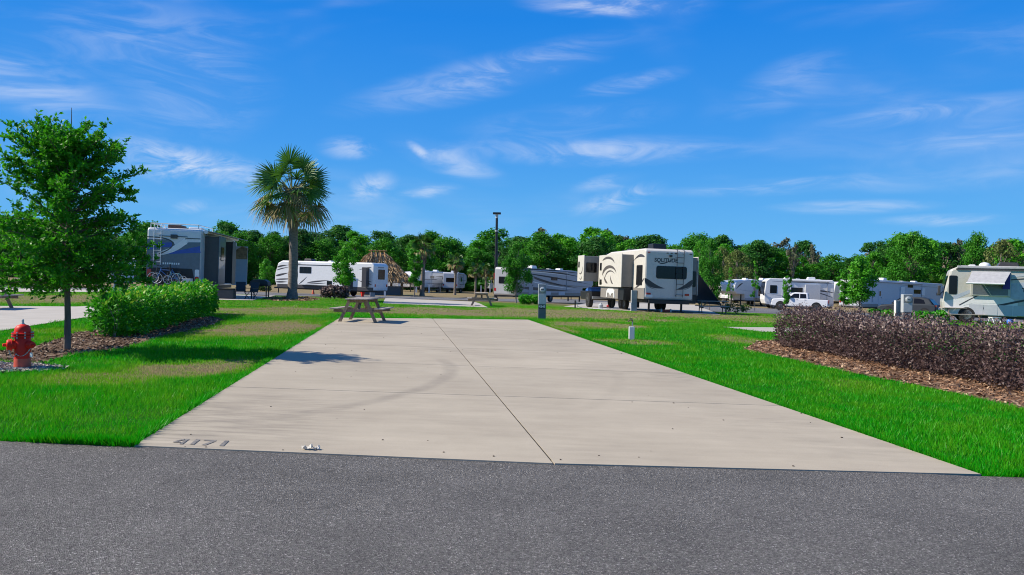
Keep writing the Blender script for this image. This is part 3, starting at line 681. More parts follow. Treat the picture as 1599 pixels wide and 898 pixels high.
# ---- the young oak at the left, with its own twigs and leaves
def young_oak():
    rng = np.random.default_rng(21); rd = random.Random(21)
    base = G(105, 547); root = thing('oak_tree', 'young oak with dense glossy leaves beside the red hydrant', 'tree', base)
    H = 4.15; mb = MB()
    trunk = [(0, 0, -.1), (.005, 0, .6), (-.02, .01, 1.2), (-.03, .02, 2.0), (0, .03, 2.9), (.03, 0, 3.6), (.03, 0, 4.3)]
    mb.tube(trunk, [.062, .052, .048, .04, .026, .014, .004], 9)
    P, D, TT = [], [], []
    def env(z):
        return float(np.interp(z, [1.0, 1.25, 1.7, 2.3, 2.9, 3.3, 3.7, 4.05], [.85, 1.38, 1.46, 1.38, 1.2, 1.02, .74, .30]))
    prim = []
    for i in range(118):
        z0 = 1.10 + 2.55 * (i / 118) ** 1.12; a = i * 2.39996 + rd.uniform(-.4, .4)
        rise = rd.uniform(-.18, .55) + .25 * (z0 - 1) ; zt = min(z0 + rise, 3.75); ln = env(zt) * rd.uniform(.45, 1.12)
        if i > 104: zt = min(3.95, z0 + rd.uniform(.15, .42)); ln = rd.uniform(.25, .8)
        prim.append((z0, a, zt, ln))
    prim += [(3.0, 3.4, 3.95, .98), (3.1, 2.9, 4.10, .42), (3.1, .1, 4.0, .62), (2.9, 6.1, 3.6, 1.08), (2.6, .2, 3.2, 1.25), (3.2, 3.0, 3.9, .6), (2.9, 3.2, 3.75, 1.1)]
    for _ in range(16):
        prim.append((rd.uniform(1.0, 1.5), rd.random() * 6.283, rd.uniform(1.05, 1.5), rd.uniform(.9, 1.45)))
    for _ in range(15):
        a = rd.random() * 6.283; z0 = rd.uniform(2.3, 3.2); ln = rd.uniform(.35, 1.15); prim.append((z0, a, min(4.0, z0 + rd.uniform(.55, 1.0)), ln))
    for (z0, a, zt, ln) in prim:
        s = Vector((0, 0, z0)); e = Vector((math.cos(a) * ln, math.sin(a) * ln, zt)); m = s.lerp(e, .5) + Vector((0, 0, .08 * ln))
        mb.tube([s, m, e], [.014, .009, .003], 5)
        nt = int(9 + ln * 9)
        for j in range(nt):
            t = .22 + .78 * (j + rd.random()) / nt; c = s.lerp(m, t * 2) if t < .5 else m.lerp(e, t * 2 - 1)
            d = (e - s).normalized(); tw = Vector((rd.gauss(0, 1), rd.gauss(0, 1), rd.gauss(.25, .8))).normalized(); tw = (tw * .9 + d * .7).normalized()
            tl = rd.uniform(.10, .30) * (1.25 - .5 * t)
            te = c + tw * tl
            if j % 2 == 0: mb.tube([c, te], [.004, .0015], 3, cap=False)
            nl = rd.randint(12, 22); lt = rd.random()
            for q in range(nl):
                u = (q + rd.random()) / nl; pp = c.lerp(te, u)
                P.append((pp.x, pp.y, pp.z)); r = Vector((rd.gauss(0, 1), rd.gauss(0, 1), rd.gauss(.1, .8))); dd = r.normalized() + tw * .8
                D.append((dd.x, dd.y, dd.z)); TT.append(.15 + .3 * lt + .5 * rd.random())
    mb.build('trunk', M_BARK, root, smooth=True)
    P, D = np.array(P), np.array(D); n = len(P)
    L = .045 + .055 * rng.random(n); V, Fc = leafgeo(P, D, L, L * .46, .15, rng)
    npmesh('crown', V, Fc, LEAF_OAK, {'tint': np.repeat(np.clip(TT, 0, 1), 4)}, root)
    # bare leader above the crown
    return root
young_oak()

# ---- hedges
def hedge(name, label, line, wid, hts, n, leafL, leafW, leaf, seed, inner=.35, tintfn=None, stems=True):
    """line: list of ground points along the middle, hts: height at each"""
    rng = np.random.default_rng(seed); rd = random.Random(seed)
    root = thing(name, label, 'hedge', line[0]); o = Vector(line[0])
    pts = [Vector(p) - o for p in line]; seg = [(pts[i + 1] - pts[i]).length for i in range(len(pts) - 1)]; tot = sum(seg); cum = np.concatenate([[0], np.cumsum(seg)])
    s = rng.random(n) * tot
    cx = np.interp(s, cum, [p.x for p in pts]); cy = np.interp(s, cum, [p.y for p in pts]); cz = np.interp(s, cum, [p.z for p in pts]); hh = np.interp(s, cum, hts)
    d = pts[-1] - pts[0]; d.normalize(); side = np.array([d.y, -d.x, 0]); along = np.array([d.x, d.y, 0])
    bump = 1 + .50 * (vnoise(s, np.zeros(n) + seed, 1.7, 3) - .5) + .30 * (vnoise(s, np.zeros(n) + seed + 4, 6.0, 2) - .5)
    ang = rng.random(n) * np.pi * 2; r = np.maximum(inner, rng.random(n) ** .35)
    # super-ellipse section
    ca, sa = np.cos(ang), np.sin(ang); k = (np.abs(ca) ** 3.2 + np.abs(sa) ** 3.2) ** (-1 / 3.2)
    lump = 1 + .30 * (vnoise(s * 1.0 + 31, ang * 1.3 + 5, 2.4, 3) - .5)
    u = ca * k * r * lump * wid / 2 * bump; v = (sa * k * r * lump * .5 + .5) * hh * (.85 + .15 * bump)
    endt = np.minimum(s, tot - s); rnd = np.sqrt(np.clip(endt / .35, .12, 1)); u *= rnd; v = hh * .5 + (v - hh * .5) * (.72 + .28 * rnd)
    spk = vnoise(s, u * 1.0 + 40, 9.0, 2); up_sprig = (v > hh * .78) & (spk > .58); v = v + up_sprig * rng.random(n) * .20 * hh
    # thin near the ground so stems and mulch show
    keep = (v > .10 * hh) | (rng.random(n) > .6); hol = vnoise(s + 11, v * 1.2 + u * .6, 3.1, 3); keep &= (hol > .36) | (r < .80) | (rng.random(n) > .85) | (v > .85 * hh)
    P = np.stack([cx, cy, cz + v], 1) + side * u[:, None] + along * rng.normal(0, .04, n)[:, None]
    out = unit(side * (ca * 1.0)[:, None] + np.array([0, 0, 1.0]) * (sa)[:, None])
    D = unit(out * .7 + onsphere(n, rng) * .9 + np.array([0, 0, .25])); P, D, v_, s_, hh_ = P[keep], D[keep], v[keep], s[keep], hh[keep]; n = len(P)
    L = leafL * (.6 + .8 * rng.random(n)); V, Fc = leafgeo(P, D, L, L * leafW, .2, rng)
    tint = np.clip(.15 + .35 * rng.random(n) + .35 * vnoise(s_, v_ * 2, 1.8, 2) + .34 * (v_ > .74 * hh_) * rng.random(n), 0, 1)
    npmesh('foliage', V, Fc, leaf, {'tint': np.repeat(tint, 4)}, root)
    if stems:
        mb = MB(); m = int(tot / .22)
        for i in range(m):
            t = (i + rd.random()) / m * tot; x, y, z, h = (float(np.interp(t, cum, q)) for q in ([p.x for p in pts], [p.y for p in pts], [p.z for p in pts], hts))
            for _ in range(2):
                a = rd.uniform(-.4, .4) * wid; b_ = rd.uniform(-.4, .4) * wid
                mb.tube([(x + side[0] * a * .4, y + side[1] * a * .4, z - .02), (x + side[0] * a, y + side[1] * a, z + h * .4), (x + side[0] * b_, y + side[1] * b_, z + h * .8)], [.011, .008, .004], 5)
        mb.build('stems', M_BARKP, root)
    return root
hl0, hl1, hlm = G(175, 528), G(318, 489), G(250, 507)
hedge('hedge', 'clipped bright green hedge in mulch behind the hydrant and young oak', [hl0, hlm, G(295, 495), hl1], 1.15, [.92, .85, .93, 1.0], 30000, .10, .5, LEAF_HEDGE, 3)
hr = [G(1228, 541), G(1300, 552), G(1420, 576), G(1540, 596), G(1680, 628)]
hedge('hedge', 'long dark purple leaved hedge on the right lawn', hr, 1.2, [1.0, .98, .95, .93, .92], 62000, .05, .55, LEAF_PURPLE, 9)
def shrub(name, label, px, py, rx, h, leaf, n, size, seed, cat='shrub', group=None):
    rng = np.random.default_rng(seed); rd = random.Random(seed); c = G(px, py); root = thing(name, label, cat, c, group=group)
    lobes = [(rd.uniform(-.8, .8) * rx, rd.uniform(-.45, .45) * rx, h * rd.uniform(.25, .74), h * rd.uniform(.20, .29)) for _ in range(int(26 + 12 * rx))]
    V, Fc, T = lobe_crown(lobes, n, size, rng, .5, 1.0); V[:, 2] = np.maximum(V[:, 2], .02)
    npmesh('foliage', V, Fc, leaf, {'tint': T}, root)
    mb = MB()
    for i in range(5): mb.tube([(0, 0, -.03), (rd.uniform(-.3, .3) * rx, rd.uniform(-.3, .3) * rx, h * .6)], [.02, .008], 5)
    mb.build('stems', M_BARK, root); return root

# ---- palms
def palm(name, label, base, H, tr, cr, nf, seed, dry=.45, nleaf=26, booted=True, droop=1.0, group=None, wsc=1.0):
    rng = np.random.default_rng(seed); rd = random.Random(seed); root = thing(name, label, 'palm tree', base, group=group)
    mb = MB(); n = 22; pts = []; rad = []; lean = rd.uniform(-.02, .02)
    for i in range(n):
        t = i / (n - 1); z = t * (H - cr * .98)
        pts.append((lean * H * t * t + .02 * H * math.sin(t * 3) * .4, .0, z - .1)); rad.append(tr * (1.35 if i == 0 else (1.12 if i == 1 else 1.0)) * (1.0 + .10 * (i % 2)) * (1 - .22 * t + (.22 * _sm((t - .55) / .25) if booted else 0)))
    mb.tube(pts, rad, 12); top = Vector(pts[-1])
    tk = mb.build('trunk', M_PALMT, root, smooth=True)
    if booted:   # old leaf bases on the upper trunk
        bb = MB(); z0 = H * .48
        for i in range(int(90)):
            t = i / 90; z = z0 + (top.z - z0) * t; a = i * 2.4 + rd.uniform(-.2, .2); rr = tr * 1.12
            p = Vector((top.x * (z / top.z) + math.cos(a) * rr, math.sin(a) * rr, z)); e = p + Vector((math.cos(a) * .16 + math.sin(a) * .08, math.sin(a) * .16 - math.cos(a) * .08, .26)) * (tr / .22)
            bb.beam(p, e, .09 * tr / .22, .03, (math.cos(a), math.sin(a), 0))
        bb.build('leaf_bases', M_PALMT, root)
    VG, TG, VD, TD = [], [], [], []; stalk = MB()
    for i in range(nf):
        t = (i + .5) / nf; el = math.asin(max(-.78, min(.985, .99 - 1.70 * t))) + R(rd.uniform(-7, 7)); az = i * 2.39996 + rd.uniform(-.25, .25)
        dry_f = t > 1 - dry
        pl = cr * rd.uniform(.50, .62); dirv = Vector((math.cos(az) * math.cos(el), math.sin(az) * math.cos(el), math.sin(el)))
        s = top + Vector((0, 0, rd.uniform(-.25, .2) * cr * .5)); m = s + dirv * pl * .6 + Vector((0, 0, .04 * cr)); hub = s + dirv * pl - Vector((0, 0, .10 * cr * (1 - abs(dirv.z))))
        stalk.tube([s, m, hub], [.022 * cr / 1.6, .016 * cr / 1.6, .010 * cr / 1.6], 4, cap=False)
        d = (hub - m).normalized(); sd = d.cross(Vector((0, 0, 1)));
        if sd.length < .1: sd = Vector((math.sin(az), -math.cos(az), 0))
        sd.normalize(); sd = Matrix.Rotation(R(rd.uniform(-75, 75) if not dry_f else rd.uniform(-50, 50)), 3, d) @ sd; nn = sd.cross(d)
        ll = cr * rd.uniform(.40, .50)
        for k in range(nleaf):
            a = (k / (nleaf - 1) - .5) * R(245); c_, s_ = math.cos(a), math.sin(a)
            dv = (d * c_ + sd * s_ + nn * rd.uniform(-.10, .10) - nn * .18 * abs(s_)).normalized(); le = ll * (.70 + .30 * max(c_, 0)) * rd.uniform(.9, 1.08); w = (le * .030 + .006) * wsc
            ac = dv.cross(nn).normalized() * w
            p1 = hub + dv * le * .55; g = Vector((0, 0, -1)) * le * ((.16 if dry_f else .03) + (.30 if dry_f else .10) * rd.random()); p2 = hub + dv * le + g
            fold = nn * w * .5
            q = [hub - ac * .3, hub + ac * .3, p1 + ac + fold, p1 - ac + fold, p2 + ac * .1, p2 - ac * .1]
            (VD if dry_f and rd.random() < .8 else VG).append([tuple(x) for x in q]); tt = min(1, .15 + .5 * rd.random() + .55 * max(0, t - .35)); (TD if len(VD) > len(TD) else TG).append(tt)
    for nm, VV, TT, mt in (('fronds', VG, TG, LEAF_PALM), ('dry_fronds', VD, TD, LEAF_PALMDRY)):
        if not VV: continue
        A = np.array(VV).reshape(-1, 3); m = len(VV); ix = np.arange(m)[:, None] * 6
        Fc = np.concatenate([ix + np.array([[0, 1, 2, 3]]), ix + np.array([[3, 2, 4, 5]])]); npmesh(nm, A, Fc, mt, {'tint': np.repeat(TT, 6)}, root)
    stalk.build('leaf_stalks', M_STALK, root)
    return root
M_PALMT = M('palm_trunk', (.13, .105, .08), .95, var=.35, scale=5, stretch=(1, 1, 2.5), bump=1.0, bscale=18, col2=(.28, .235, .19))
M_STALK = M('palm_stalk', (.16, .17, .05), .6)
palm('palm_tree', 'tall cabbage palm with shaggy fan crown left of the picnic table', G(456, 467), 9.3, .29, 2.75, 46, 4, dry=.36, nleaf=32)
for (lab, px, Y, H, tr, cr, nf, sd, dr) in (
        ('palm with shaggy brown skirt behind the slim young tree by the thatched hut', 659, 100, 8.5, .28, 1.9, 40, 5, .5),
        ('small palm standing alone on the tan lawn right of the hut', 710, 112, 6.5, .19, 1.5, 32, 6, .35),
        ('slim small palm just left of the pair near the lamp post', 742, 122, 5.3, .16, 1.35, 30, 7, .3),
        ('slim small palm between its twin and the lamp post', 758, 128, 5.5, .16, 1.45, 30, 8, .45),
        ('small palm mostly hidden behind the black lamp post', 771, 135, 4.4, .16, 1.2, 24, 9, .4),
        ('bushy yellow green palm behind the long grey white trailer', 1464, 112, 5.6, .30, 2.4, 34, 10, .5)):
    palm('palm_tree', lab, AT(px, Y), H, tr, cr, nf, sd, dr * .6, nleaf=22, wsc=2.6, group='palms of the campground')

# ---- small planted trees
P_YOUNG = [far_tree(3.6, 1.0, .95, 70, 5200, .12, LEAF_BRIGHT, M_BARKP, 31, 'round', .045), far_tree(3.6, 1.1, .8, 50, 3000, .13, LEAF_BRIGHT, M_BARKP, 32, 'vase', .04),
           far_tree(5.2, 1.1, 1.7, 100, 9000, .15, LEAF_MID, M_BARKP, 33, 'round', .07), far_tree(5.0, 1.2, .75, 40, 1700, .13, LEAF_BRIGHT, M_BARKP, 34, 'cone', .045)]
def ptree(lab, px, Y, p, h, w=1.0, rz=0, name='young_tree'):
    base_h = {0: 3.6, 1: 3.6, 2: 5.2, 3: 5.0}[p]; s = h / base_h
    return tree_thing(name, lab, 'tree', P_YOUNG[p], AT(px, Y), (s * w, s * w, s), rz, 'young trees planted between the pads')
ptree('young bright green tree in front of the long white trailer', 537, 62, 0, 4.05, 1.0, .4)
ptree('slim young tree in front of the shaggy palm by the hut', 647, 92, 1, 5.6, 1.15, 1.0)
ptree('dense dark green rounded tree right of the lamp post', 806, 66, 2, 5.1, .82, 2.0)
ptree('small bright tree between the camper and the long white trailer', 416, 78, 0, 3.4, 1.0, 2.2)
ptree('thin young tree with sparse leaves behind the fifth wheel camper', 1140, 72, 3, 3.9, .75, .3)
ptree('thin sparse young tree in front of the white motorhome windscreen', 1179, 72, 3, 4.6, .7, 1.7)
ptree('small sparse young tree in front of the white pickup', 1229, 66, 1, 3.1, .7, 2.9)
ptree('spindly young tree by the rear of the white pickup', 1318, 62, 1, 3.6, 1.0, .9)
ptree('rounded bright green young tree in front of the grey white trailer', 1343, 58, 0, 4.3, 1.15, 1.9)
ptree('small leafy tree right behind the camper with the rear ladder', 1108, 62, 2, 5.6, .62, .5)

shrub('shrub', 'low clipped dark purple shrub in front of the long white trailer', 522, 466.5, .95, 1.0, LEAF_PURPLE, 3200, .13, 51)
shrub('shrub', 'low bright green shrub left of the numbered electric pedestal', 826, 476, .80, .82, LEAF_HEDGE, 3800, .10, 52)
for i, (px, py, rx, h, lab) in enumerate(((1371, 494, .7, .6, 'leftmost of the small green shrubs by the far road'), (1388, 496, .6, .6, 'second small green shrub by the far road'), (1403, 497, .5, .5, 'green shrub just left of the twin pedestals'),
        (1430, 499, .75, .55, 'green shrub in front of the grey car bumper'), (1456, 503, 1.0, .72, 'largest green shrub beside the big motorhome front'))):
    shrub('shrub', lab, px, py, rx, h, LEAF_HEDGE, 1600, .13, 60 + i, group='green shrubs along the far road')
shrub('shrub', 'thin straggly weed clump beside the dark picnic table', 1150, 490.5, .8, .75, LEAF_OLIVE, 420, .12, 70)
shrub('shrub', 'small leafy weed at the rear of the blue striped camper', 221, 459, .55, .55, LEAF_HEDGE, 700, .11, 71)
shrub('shrub', 'pale green bush beside the small tree left of the white trailer', 412, 455, .9, 1.0, LEAF_OLIVE, 1200, .16, 72)

# ---- the wood behind the campground
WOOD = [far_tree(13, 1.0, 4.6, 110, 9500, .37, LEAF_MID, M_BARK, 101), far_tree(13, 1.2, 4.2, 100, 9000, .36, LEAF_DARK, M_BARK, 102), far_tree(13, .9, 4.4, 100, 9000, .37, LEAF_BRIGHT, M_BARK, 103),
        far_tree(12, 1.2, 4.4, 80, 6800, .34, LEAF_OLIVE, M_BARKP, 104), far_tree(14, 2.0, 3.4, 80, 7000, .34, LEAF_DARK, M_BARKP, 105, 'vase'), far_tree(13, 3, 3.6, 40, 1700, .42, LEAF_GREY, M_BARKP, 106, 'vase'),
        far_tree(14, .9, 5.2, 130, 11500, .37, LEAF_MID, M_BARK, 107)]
KIND = ['leafy mid green tree', 'dark green tree', 'bright green tree', 'dull olive brown tree', 'tall dark tree', 'sparse grey twigged tree', 'broad spreading green tree']
def skyline(px):   # tree-top row of the photograph
    return float(np.interp(px, [-300, 0, 200, 330, 380, 440, 520, 600, 700, 800, 860, 930, 1000, 1060, 1100, 1160, 1215, 1260, 1290, 1310, 1340, 1380, 1420, 1470, 1500, 1560, 1600, 1900],
                           [345, 350, 352, 358, 352, 357, 362, 366, 368, 366, 362, 363, 368, 372, 376, 378, 380, 388, 404, 404, 396, 372, 362, 372, 384, 372, 376, 372]))
ORD = ['first', 'second', 'third', 'fourth', 'fifth', 'sixth', 'seventh', 'eighth', 'ninth', 'tenth', 'eleventh', 'twelfth', 'thirteenth', 'fourteenth', 'fifteenth', 'sixteenth', 'seventeenth', 'eighteenth', 'nineteenth', 'twentieth']
def ordn(i):
    if i < 20: return ORD[i]
    t = ['twenty', 'thirty', 'forty', 'fifty'][(i + 1) // 10 - 2]; k = (i + 1) % 10
    return {'twenty': 'twentieth', 'thirty': 'thirtieth', 'forty': 'fortieth', 'fifty': 'fiftieth'}[t] if k == 0 else t + '-' + ORD[k - 1]
rd = random.Random(77)
def topat(px, Y, toprow):
    d = pray(px, toprow); d = d / d.y; return CAMH + d.z * Y
def woodrow(row, Y0, step, x0, x1, drop, kinds, rowname):
    px = x0; i = 0
    while px < x1:
        Y = Y0 + rd.uniform(-7, 7)
        if px > 1330 and row == 0: Y -= 26
        g = AT(px, Y); k = rd.choice(kinds)
        tr = skyline(px) + drop + rd.choice((rd.uniform(-9, 4), rd.uniform(2, 16)))
        h = max(5, topat(px, Y, tr) - g.z); bh = [13, 13, 13, 12, 14, 13, 14][k]
        s = h / bh; sw = s * rd.uniform(1.1, 1.5)
        tree_thing('woodland_tree', '%s, %s from the left in the %s row of the wood' % (KIND[k], ordn(i), rowname), 'tree', WOOD[k], g, (sw, sw, s), rd.random() * 6.28, 'trees of the wood behind the campground')
        px += step * rd.uniform(.75, 1.25); i += 1
woodrow(0, 150, 44, -60, 1680, 6, [0, 0, 1, 2, 2, 6, 0, 3, 4, 2, 6, 1], 'front')
woodrow(1, 164, 38, -80, 1700, 2, [0, 1, 1, 4, 6, 0, 2], 'middle')
woodrow(2, 182, 36, -80, 1700, -1, [0, 1, 4, 6, 0, 5, 1], 'back')
# low understorey that closes the wood between the trunks
rngu = np.random.default_rng(91); lob = []
for px in np.arange(-260, 1880, 9):
    for k in range(3):
        Y = rngu.uniform(146, 176) - (24 if px > 1340 else 0); g = AT(px, Y); r = rngu.uniform(1.0, 2.0); lob.append((g.x, g.y, g.z + rngu.uniform(.2, 3.2), r))
V, Fc, T = lobe_crown(lob, 60000, .62, rngu, .5, 1.0)
tag(npmesh('understorey', V, Fc, LEAF_DARK, {'tint': T}), 'dark brush filling the wood between the trunks', 'undergrowth', kind='stuff')
# trees that stand out from the wood
def solo(lab, px, Y, toprow, k, wsc=1.0, rz=0.0):
    g = AT(px, Y); h = topat(px, Y, toprow) - g.z; s = h / [13, 13, 13, 12, 14, 13, 14][k]
    return tree_thing('woodland_tree', lab, 'tree', WOOD[k], g, (s * wsc, s * wsc, s), rz, 'trees of the wood behind the campground')
solo('olive brown flowering tree right of the camper with the ladder', 1150, 125, 392, 3, .95, 1.1)
solo('sparse tan tree rising behind the camper roof corner', 1128, 132, 388, 3, .7, 2.3)
solo('bright green tree directly behind the camper with the ladder', 1092, 105, 378, 2, .62, .4)
solo('bare tipped lone tree left of the gap in the skyline', 1268, 150, 381, 5, .62, .7)
solo('grey bare tree above the white motorhome', 1238, 146, 382, 5, .6, 2.7)
solo('big bright green spreading tree above the grey white trailer', 1420, 108, 363, 6, .95, .2)
solo('big green tree left of the largest spreading tree', 1362, 118, 396, 2, .9, 1.2)
solo('tall green tree above the yellow palm', 1524, 112, 363, 6, .62, 2.2)
solo('olive tree at the right edge above the big motorhome', 1562, 98, 376, 3, .8, .6)
solo('grey sparse tree between the two tallest green trees', 1493, 122, 374, 5, .7, 1.4)

# ================================================================== SMALL OBJECTS
M_RED = M('hydrant_red', (.72, .018, .008), .5, var=.2, scale=5, dirt=.12, spec=.3)
M_REDPALE = M('hydrant_red_faded', (.62, .09, .045), .5, var=.2, scale=6)
M_STEEL = M('galvanised', (.42, .43, .44), .45, metal=.7, var=.15)
M_DKMETAL = M('dark_metal', (.03, .03, .032), .5, metal=.3)
M_BLACK = M('black_paint', (.012, .012, .013), .45)
M_RUBBER = M('rubber', (.018, .018, .018), .85)
M_WOOD = M('weathered_wood', (.16, .115, .08), .9, var=.3, scale=4, stretch=(6, .7, 6), bump=.5, bscale=20, col2=(.34, .265, .20))
M_WOODP = M('weathered_wood_pale', (.36, .315, .27), .9, var=.3, scale=4, stretch=(6, .7, 6), bump=.5, bscale=20)
M_PEDG = M('pedestal_grey', (.42, .45, .47), .5, var=.08, dirt=.1)
M_PEDB = M('pedestal_blue_grey', (.20, .28, .32), .55, var=.1, dirt=.15)
M_PEDD = M('pedestal_dark', (.10, .115, .13), .55, var=.1)
M_WHITE = M('white_gelcoat', (.74, .74, .73), .35, var=.05, coat=.2, dirt=.06)
M_GLASS = M('tinted_glass', (.008, .008, .009), .12, spec=.35, var=.1)
M_FRAME = M('window_frame', (.02, .02, .022), .5)

def hydrant():
    b = G(35, 576.5); t = thing('fire_hydrant', 'red fire hydrant with chained side caps on the left lawn', 'hydrant', b, R(-12)); t.scale = (.92, .92, .92)
    mb = MB(); mb.lathe([(.118, -.05), (.116, .16), (.114, .17)], 24); mb.build('base_section', M_REDPALE, t, smooth=True); mb = MB(); mb.lathe([(.1135, .165), (.112, .30), (.112, .50), (.10, .52)], 24); mb.build('barrel', M_RED, t, smooth=True)
    mb = MB(); mb.lathe([(.118, .505), (.155, .51), (.155, .525), (.118, .53), (.118, .545), (.155, .548), (.155, .565), (.115, .57), (.115, .60), (.105, .645), (.08, .68), (.04, .695), (.03, .70)], 24)
    mb.build('bonnet', M_RED, t, smooth=True)
    mb = MB()
    for k in range(8):
        a = k * math.pi / 4 + .2; mb.cyl((.137 * math.cos(a), .137 * math.sin(a), .485), (.137 * math.cos(a), .137 * math.sin(a), .585), .012, n=6)
    mb.build('flange_bolt', M_STEEL, t, smooth=True)
    mb = MB(); mb.lathe([(.028, .69), (.026, .715), (.018, .72), (.017, .77), (.014, .775)], 5); mb.build('operating_nut', M_STEEL, t)
    def nozzle(dx, dy, r, ln, nm):
        d = Vector((dx, dy, 0)).normalized(); q = d.to_track_quat('Z', 'Y').to_matrix().to_4x4(); mt = Matrix.Translation((0, 0, .385)) @ q
        mb = MB(); mb.lathe([(r * .9, .06), (r * .9, .135), (r * 1.25, .14), (r * 1.25, .155), (r * 1.12, .16), (r * 1.12, .16 + ln), (r * .95, .175 + ln), (r * .35, .18 + ln), (r * .33, .225 + ln), (r * .22, .23 + ln)], 16, mat=mt); mb.build(nm, M_RED, t, smooth=True)
        return mt @ Vector((0, 0, .17 + ln))
    a = nozzle(-.62, -.75, .075, .035, 'pumper_cap'); b1 = nozzle(1, -.1, .05, .03, 'side_cap'); nozzle(-1, .2, .05, .03, 'side_cap')
    mb = MB(); n = 17
    for (p0, p1, sag) in ((a + Vector((.02, 0, -.03)), Vector((.0, -.125, .25)), .10), (Vector((.0, -.125, .25)), b1 + Vector((-.02, 0, -.03)), .08)):
        pts = [p0.lerp(p1, i / n) - Vector((0, 0, sag * 4 * (i / n) * (1 - i / n))) for i in range(n + 1)]
        for i in range(n): mb.beam(pts[i], pts[i + 1], .014 if i % 2 else .006, .006 if i % 2 else .014)
    mb.build('chain', M_STEEL, t)
    mb = MB(); mb.box(.20, .24, -.07, -.06, .20, .27); mb.build('inspection_tag', M_WHITE, t)
hydrant()

def table_proto(name, label, wood, plank):
    t = thing(name, label, 'picnic table')
    Lh = .92
    for i in range(5):
        x = (i - 2) * .150; mb = MB(); mb.box(x - .070, x + .070, -Lh, Lh, .735, .775); mb.build('top_plank', plank, t, bevel=.006, seg=1)
    for s in (-1, 1):
        for k in range(2):
            x = s * (.655 + k * .15); mb = MB(); mb.box(x - .070, x + .070, -Lh, Lh, .425, .463); mb.build('bench_plank', plank, t, bevel=.006, seg=1)
    for y in (-.66, .66):
        sg = -1 if y < 0 else 1
        mb = MB(); mb.box(-.36, .36, y - .02, y + .02, .64, .734); mb.build('top_cleat', wood, t)
        mb = MB(); mb.box(-.80, .80, y - .022, y + .018, .325, .424); mb.build('bench_support', wood, t)
        for s in (-1, 1):
            mb = MB(); yy = y + sg * .045; mb.beam((s * .60, yy, -.02), (s * .27, yy, .72), .04, .10, (1, 0, 0)); mb.build('leg', wood, t)
        mb = MB(); mb.beam((0, y - sg * .03, .37), (0, y - sg * .40, .725), .09, .04); mb.build('brace', wood, t)
    return t
T0 = table_proto('picnic_table', 'weathered wooden picnic table at the far left of the concrete pad', M_WOOD, M_WOODP)
GT = 'wooden picnic tables'
T0['group'] = GT
tables = [('weathered wooden picnic table at the far left of the numbered concrete pad', 566, 502.5, .98, -2), ('weathered wooden picnic table on the grass in front of the lamp post', 752, 477.5, 1.02, 3),
          ('wooden picnic table cut by the left edge of the photo', -28, 482, 1.0, 10), ('wooden picnic table under the young oak crown on the left', 52, 457, 1.0, 75),
          ('dark picnic table beside the camper with the rear ladder', 1112, 489.5, 1.0, 85), ('pale wooden picnic table beside the big motorhome front', 1500, 504, 1.15, 80),
          ('pale picnic table between dark round tree and lamp post', 810, 463.5, 1.0, 80), ('pale picnic table behind the numbered electric pedestal', 884, 468, 1.0, 80),
          ('pale picnic table between the leftmost fence posts', 679, 456.5, 1.0, 80), ('pale picnic table between the posts left of the lone small palm', 695, 455.8, 1.0, 80)]
for i, (lab, px, py, sc, rz) in enumerate(tables):
    o = T0 if i == 0 else dup(T0, lab, GT)
    o['label'] = lab; place(o, G(px, py, .02 if i == 0 else 0.0), R(rz), sc)

def textmesh(name, s, size, mat, parent, mtx, th=.002):
    cu = bpy.data.curves.new(name, 'FONT'); cu.body = s; cu.size = size; cu.extrude = th; cu.offset = size * .03; cu.align_x = 'CENTER'; cu.align_y = 'CENTER'
    ob = bpy.data.objects.new(name, cu); COL.objects.link(ob); dg = bpy.context.evaluated_depsgraph_get(); dg.update()
    me = bpy.data.meshes.new_from_object(ob.evaluated_get(dg)); bpy.data.objects.remove(ob); me.materials.clear(); me.materials.append(mat)
    o = bpy.data.objects.new(name, me); COL.objects.link(o); o.parent = parent; o.matrix_local = mtx; return o
FACE_CAM = Matrix.Rotation(R(90), 4, 'X')      # text plane standing up, readable from -Y
M_LETTERW = M('white_lettering', (.75, .75, .75), .5, var=.03)
M_LETTERD = M('dark_lettering', (.06, .06, .07), .5, var=.03)

